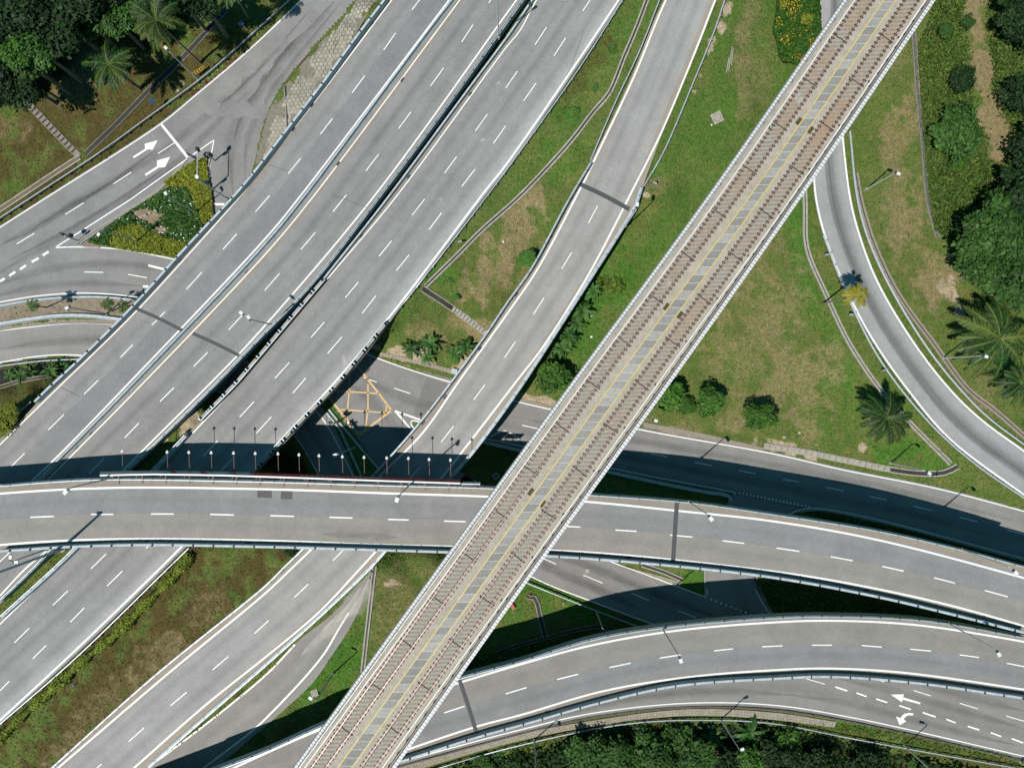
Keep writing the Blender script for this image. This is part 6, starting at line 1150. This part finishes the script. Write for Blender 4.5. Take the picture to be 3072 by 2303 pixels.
# tall grass at the right, turf tufts on the verges
TG = [(2810, -20), (2790, 60), (2755, 140), (2765, 300), (2775, 440), (2790, 600), (2806, 690), (2870, 730), (2960, 640), (3072, 560), (3110, 200), (3090, -20)]
setp(scatter('tall_grass', TG, 26000, .2, lambda X, Y: T0(X, Y), .75, M['grassblade'], aspect=3.2, upw=.55, excl=[(2930, 60, 42, 120), (2948, 210, 38, 110), (2965, 325, 46, 70), (3000, 430, 46, 90)], shade=.45, seed=21), 'rough tall grass between the stony drain and the dry path', 'tall grass', None, 'stuff')
setp(scatter('weeds', [(2620, 2180), (2800, 2215), (3072, 2275), (3072, 2300), (2800, 2250), (2560, 2196), (2300, 2172), (2000, 2160), (1600, 2240), (1250, 2330), (1240, 2318), (1600, 2226), (2000, 2150), (2300, 2160)], 3000, .2, lambda X, Y: T0(X, Y), .3, M['grassblade'], aspect=2.4, seed=22), 'weeds along the bottom guardrail', 'weeds', None, 'stuff')
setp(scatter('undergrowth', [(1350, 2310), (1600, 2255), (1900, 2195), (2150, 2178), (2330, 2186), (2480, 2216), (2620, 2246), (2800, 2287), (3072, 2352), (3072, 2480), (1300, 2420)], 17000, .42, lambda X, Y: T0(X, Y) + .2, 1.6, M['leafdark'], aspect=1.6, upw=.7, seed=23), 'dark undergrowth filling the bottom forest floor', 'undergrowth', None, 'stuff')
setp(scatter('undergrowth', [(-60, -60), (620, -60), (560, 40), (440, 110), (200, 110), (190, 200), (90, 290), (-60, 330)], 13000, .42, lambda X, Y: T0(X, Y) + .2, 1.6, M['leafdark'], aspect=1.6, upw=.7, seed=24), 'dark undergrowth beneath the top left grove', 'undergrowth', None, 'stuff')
setp(scatter('shaded_weeds', [(2270, 1740), (2330, 1752), (2700, 1835), (2900, 1880), (2700, 1850), (2500, 1838), (2330, 1845), (2300, 1800)], 5000, .3, lambda X, Y: T0(X, Y), .5, M['leaf'], aspect=2, seed=25), 'weeds in the shade wedge between the two flyovers', 'weeds', None, 'stuff')
setp(scatter('shaded_weeds', [(1330, 2010), (1500, 1958), (1700, 1912), (1820, 1888), (1960, 1880), (1780, 1908), (1560, 1975), (1400, 2020)], 2600, .28, lambda X, Y: T0(X, Y), .5, M['leaf'], aspect=2, seed=26), 'weeds at the foot of the curved flyover', 'weeds', None, 'stuff')
setp(scatter('low_planting', [(2420, 1538), (2455, 1534), (2680, 1580), (2900, 1640), (3090, 1695), (3090, 1720), (2900, 1668), (2650, 1600), (2500, 1572)], 3800, .28, lambda X, Y: T0(X, Y), .45, M['leaf'], aspect=1.8, seed=27), 'low planting in the shaded strip between road and flyover', 'ground cover', None, 'stuff')
setp(scatter('undergrowth', [(2880, 660), (2960, 600), (3030, 520), (3120, 480), (3120, 900), (3020, 900), (2960, 860), (2910, 800), (2870, 720)], 9000, .42, lambda X, Y: T0(X, Y) + .2, 3.2, M['leaf'], aspect=1.6, upw=.7, seed=31), 'undergrowth knitting the right side forest together', 'undergrowth', None, 'stuff')
# short turf: tufts over all the open ground
nT = 190000; X = RNG.uniform(-150, 3222, nT); Y = RNG.uniform(-150, 2453, nT); keep = ~inside(X, Y, FPOLY)
for k, (a, c_, z) in RIB.items(): keep &= ~inside(X, Y, smooth(a, 40) + smooth(c_, 40)[::-1])
for k in DECK: keep &= ~inside(X, Y, [PX(p_) for p_ in DECK[k][0]] + [PX(p_) for p_ in DECK[k][1]][::-1])
keep &= ~inside(X, Y, HEX) & ~inside(X, Y, [(2532, 0), (2807, 0), (1187, 2302), (881, 2302)]) & ~inside(X, Y, TG)
X, Y = X[keep], Y[keep]; gi = np.clip(np.searchsorted(GX, X), 1, NX - 1); gj = np.clip(np.searchsorted(GY, Y), 1, NY - 1); cv = ATT[gj, gi]
ok = (cv[:, 3] < .45) & (RNG.random(len(X)) > cv[:, 2] * .45) & (RNG.random(len(X)) > cv[:, 0] * .45); X, Y, cv = X[ok], Y[ok], cv[ok]
Z = T0(X, Y) + .06; S = (H - Z) / F; n_ = len(X); dry = np.clip(RNG.normal(size=n_) * .28 + .30 + cv[:, 0] * .6 - cv[:, 1] * .45 + cv[:, 2] * .42, 0, 1)
setp(link('grass', leaf_mesh('grass', np.stack([(X - CX) * S, (CY - Y) * S, Z], 1), RNG.normal(size=(n_, 3)) * .5 + np.array([0, 0, 1.]), RNG.uniform(.08, .26, n_), (np.clip(RNG.normal(size=n_) * .25 + .55 - cv[:, 2] * .45, 0, 1), dry), leafmat('turf_blade', (.030, .084, .010), (.125, .098, .040), .7, .1), 1.8)), 'short mixed green and straw turf covering the verges and slopes', 'grass', None, 'stuff')
# ------------------------------------------------------------------ motorcyclist
mx, my = W(1057, 1275, .04).xy; ma = math.atan2(-.75, .65)
M['tyre'] = simple('tyre_rubber', (.02, .02, .02), .9); M['skin'] = simple('skin', (.30, .16, .10), .6, 0, .05); M['trousers'] = simple('dark_trousers', (.03, .035, .05), .9); M['shirt'] = simple('red_shirt', (.50, .06, .04), .85); M['green'] = simple('green_fairing', (.12, .30, .18), .4); M['orange'] = simple('orange_light', (.6, .2, .03), .3)
mo = thing('motorcycle', 'small motorcycle with pale green and white fairing at the corner of the yellow box', 'motorcycle', (mx, my, .04), None, ma)
def ring(c, R, r, n=20): return [Vector((c[0] + math.cos(a) * R, c[1], c[2] + math.sin(a) * R)) for a in [2 * math.pi * i / n for i in range(n + 1)]]
for x in (-.62, .62):
    b = MB(); b.tube(ring((x, 0, .29), .25, .05), .05, 8, caps=False); w = llink('wheel', b.mesh('wheel', M['tyre'], True, True), mo); b = MB(); b.tube([Vector((x, -.05, .29)), Vector((x, .05, .29))], .17, 12); llink('hub', b.mesh('hub', M['steel'], fix=True), w)
b = MB(); b.tube([Vector((-.62, 0, .32)), Vector((-.2, 0, .45)), Vector((.25, 0, .62)), Vector((.42, 0, .85))], [.07, .11, .12, .07], 8); b.box((0, 0, .38), (.38, .26, .3)); llink('frame', b.mesh('frame', M['dark'], True, True), mo)
b = MB(); b.tube([Vector((-.75, 0, .74)), Vector((-.35, 0, .76)), Vector((.08, 0, .70))], [.10, .15, .12], 8); llink('seat', b.mesh('seat', M['tyre'], True, True), mo)
b = MB(); b.tube([Vector((.12, 0, .6)), Vector((.38, 0, .78)), Vector((.60, 0, .72))], [.16, .2, .10], 8); llink('fairing', b.mesh('fairing', M['green'], True, True), mo)
b = MB(); b.tube([Vector((.34, -.34, 1.0)), Vector((.44, 0, .98)), Vector((.34, .34, 1.0))], .022, 6); llink('handlebar', b.mesh('handlebar', M['dark'], fix=True), mo)
b = MB(); b.tube([Vector((.44, 0, .84)), Vector((.62, 0, .31))], .035, 6); llink('fork', b.mesh('fork', M['steel'], fix=True), mo)
b = MB(); b.tube([Vector((.56, 0, .86)), Vector((.62, 0, .85))], [.10, .08], 10); llink('headlight', b.mesh('headlight', M['steelw'], fix=True), mo)
b = MB(); b.box((-.88, 0, .66), (.08, .2, .08)); llink('tail_light', b.mesh('tail_light', M['orange'], fix=True), mo)
b = MB(); b.box((-.62, 0, .98), (.34, .36, .28)); llink('top_box', b.mesh('top_box', M['steelw'], fix=True), mo)
def skinned(name, vs, es, rad, mat, parent, sub=2):
    me = bpy.data.meshes.new(name); me.from_pydata(vs, es, []); me.materials.append(mat); o = llink(name, me, parent)
    sm = o.modifiers.new('skin', 'SKIN'); sm.use_smooth_shade = True
    for d, r_ in zip(me.skin_vertices[0].data, rad): d.radius = (r_, r_)
    me.skin_vertices[0].data[0].use_root = True
    o.modifiers.new('sub', 'SUBSURF').levels = sub; o.modifiers['sub'].render_levels = sub; return o
pe = thing('person', 'motorcycle rider in a red top and white helmet, hands on the handlebar', 'person', (mx, my, .04), None, ma)
skinned('body', [(-.22, 0, .86), (-.12, 0, 1.10), (-.02, 0, 1.32), (.02, 0, 1.44), (.06, 0, 1.56), (-.02, .2, 1.36), (.14, .30, 1.14), (.33, .31, 1.02), (-.02, -.2, 1.36), (.14, -.30, 1.14), (.33, -.31, 1.02), (-.16, .11, .84), (.20, .19, .76), (.06, .17, .36), (.2, .18, .28), (-.16, -.11, .84), (.20, -.19, .76), (.06, -.17, .36), (.2, -.18, .28)],
        [(0, 1), (1, 2), (2, 3), (3, 4), (2, 5), (5, 6), (6, 7), (2, 8), (8, 9), (9, 10), (0, 11), (11, 12), (12, 13), (13, 14), (0, 15), (15, 16), (16, 17), (17, 18)], [.15, .14, .15, .06, .10, .065, .05, .04, .065, .05, .04, .10, .08, .05, .045, .10, .08, .05, .045], M['trousers'], pe)
skinned('shirt', [(-.21, 0, .90), (-.12, 0, 1.10), (-.02, 0, 1.32), (-.02, .2, 1.37), (.12, .29, 1.16), (-.02, -.2, 1.37), (.12, -.29, 1.16)], [(0, 1), (1, 2), (2, 3), (3, 4), (2, 5), (5, 6)], [.17, .165, .175, .085, .07, .085, .07], M['shirt'], pe)
for s in (-1, 1):
    b = MB(); b.tube([Vector((.31, s * .31, 1.03)), Vector((.37, s * .31, 1.02))], [.045, .05], 8)
    for k in range(4): b.tube([Vector((.36, s * (.27 + k * .025), 1.04)), Vector((.40, s * (.27 + k * .025), 1.02)), Vector((.38, s * (.27 + k * .025), .98))], [.011, .01, .008], 5)
    b.tube([Vector((.33, s * .27, 1.02)), Vector((.36, s * .24, 1.0))], [.012, .01], 5); llink('hand', b.mesh('hand', M['skin'], True, True), pe)
bm = bmesh.new(); bmesh.ops.create_uvsphere(bm, u_segments=16, v_segments=12, radius=.12); bmesh.ops.translate(bm, verts=bm.verts, vec=(.09, 0, 1.62)); me = bpy.data.meshes.new('head'); bm.to_mesh(me); bm.free(); me.materials.append(M['skin']); llink('head', me, pe)
bm = bmesh.new(); bmesh.ops.create_uvsphere(bm, u_segments=18, v_segments=12, radius=.155)
bmesh.ops.bisect_plane(bm, geom=bm.verts[:] + bm.edges[:] + bm.faces[:], plane_co=(.02, 0, -.05), plane_no=(.5, 0, -1), clear_outer=True); bmesh.ops.translate(bm, verts=bm.verts, vec=(.07, 0, 1.66)); me = bpy.data.meshes.new('helmet'); bm.to_mesh(me); bm.free(); me.materials.append(M['steelw']); llink('helmet', me, pe)
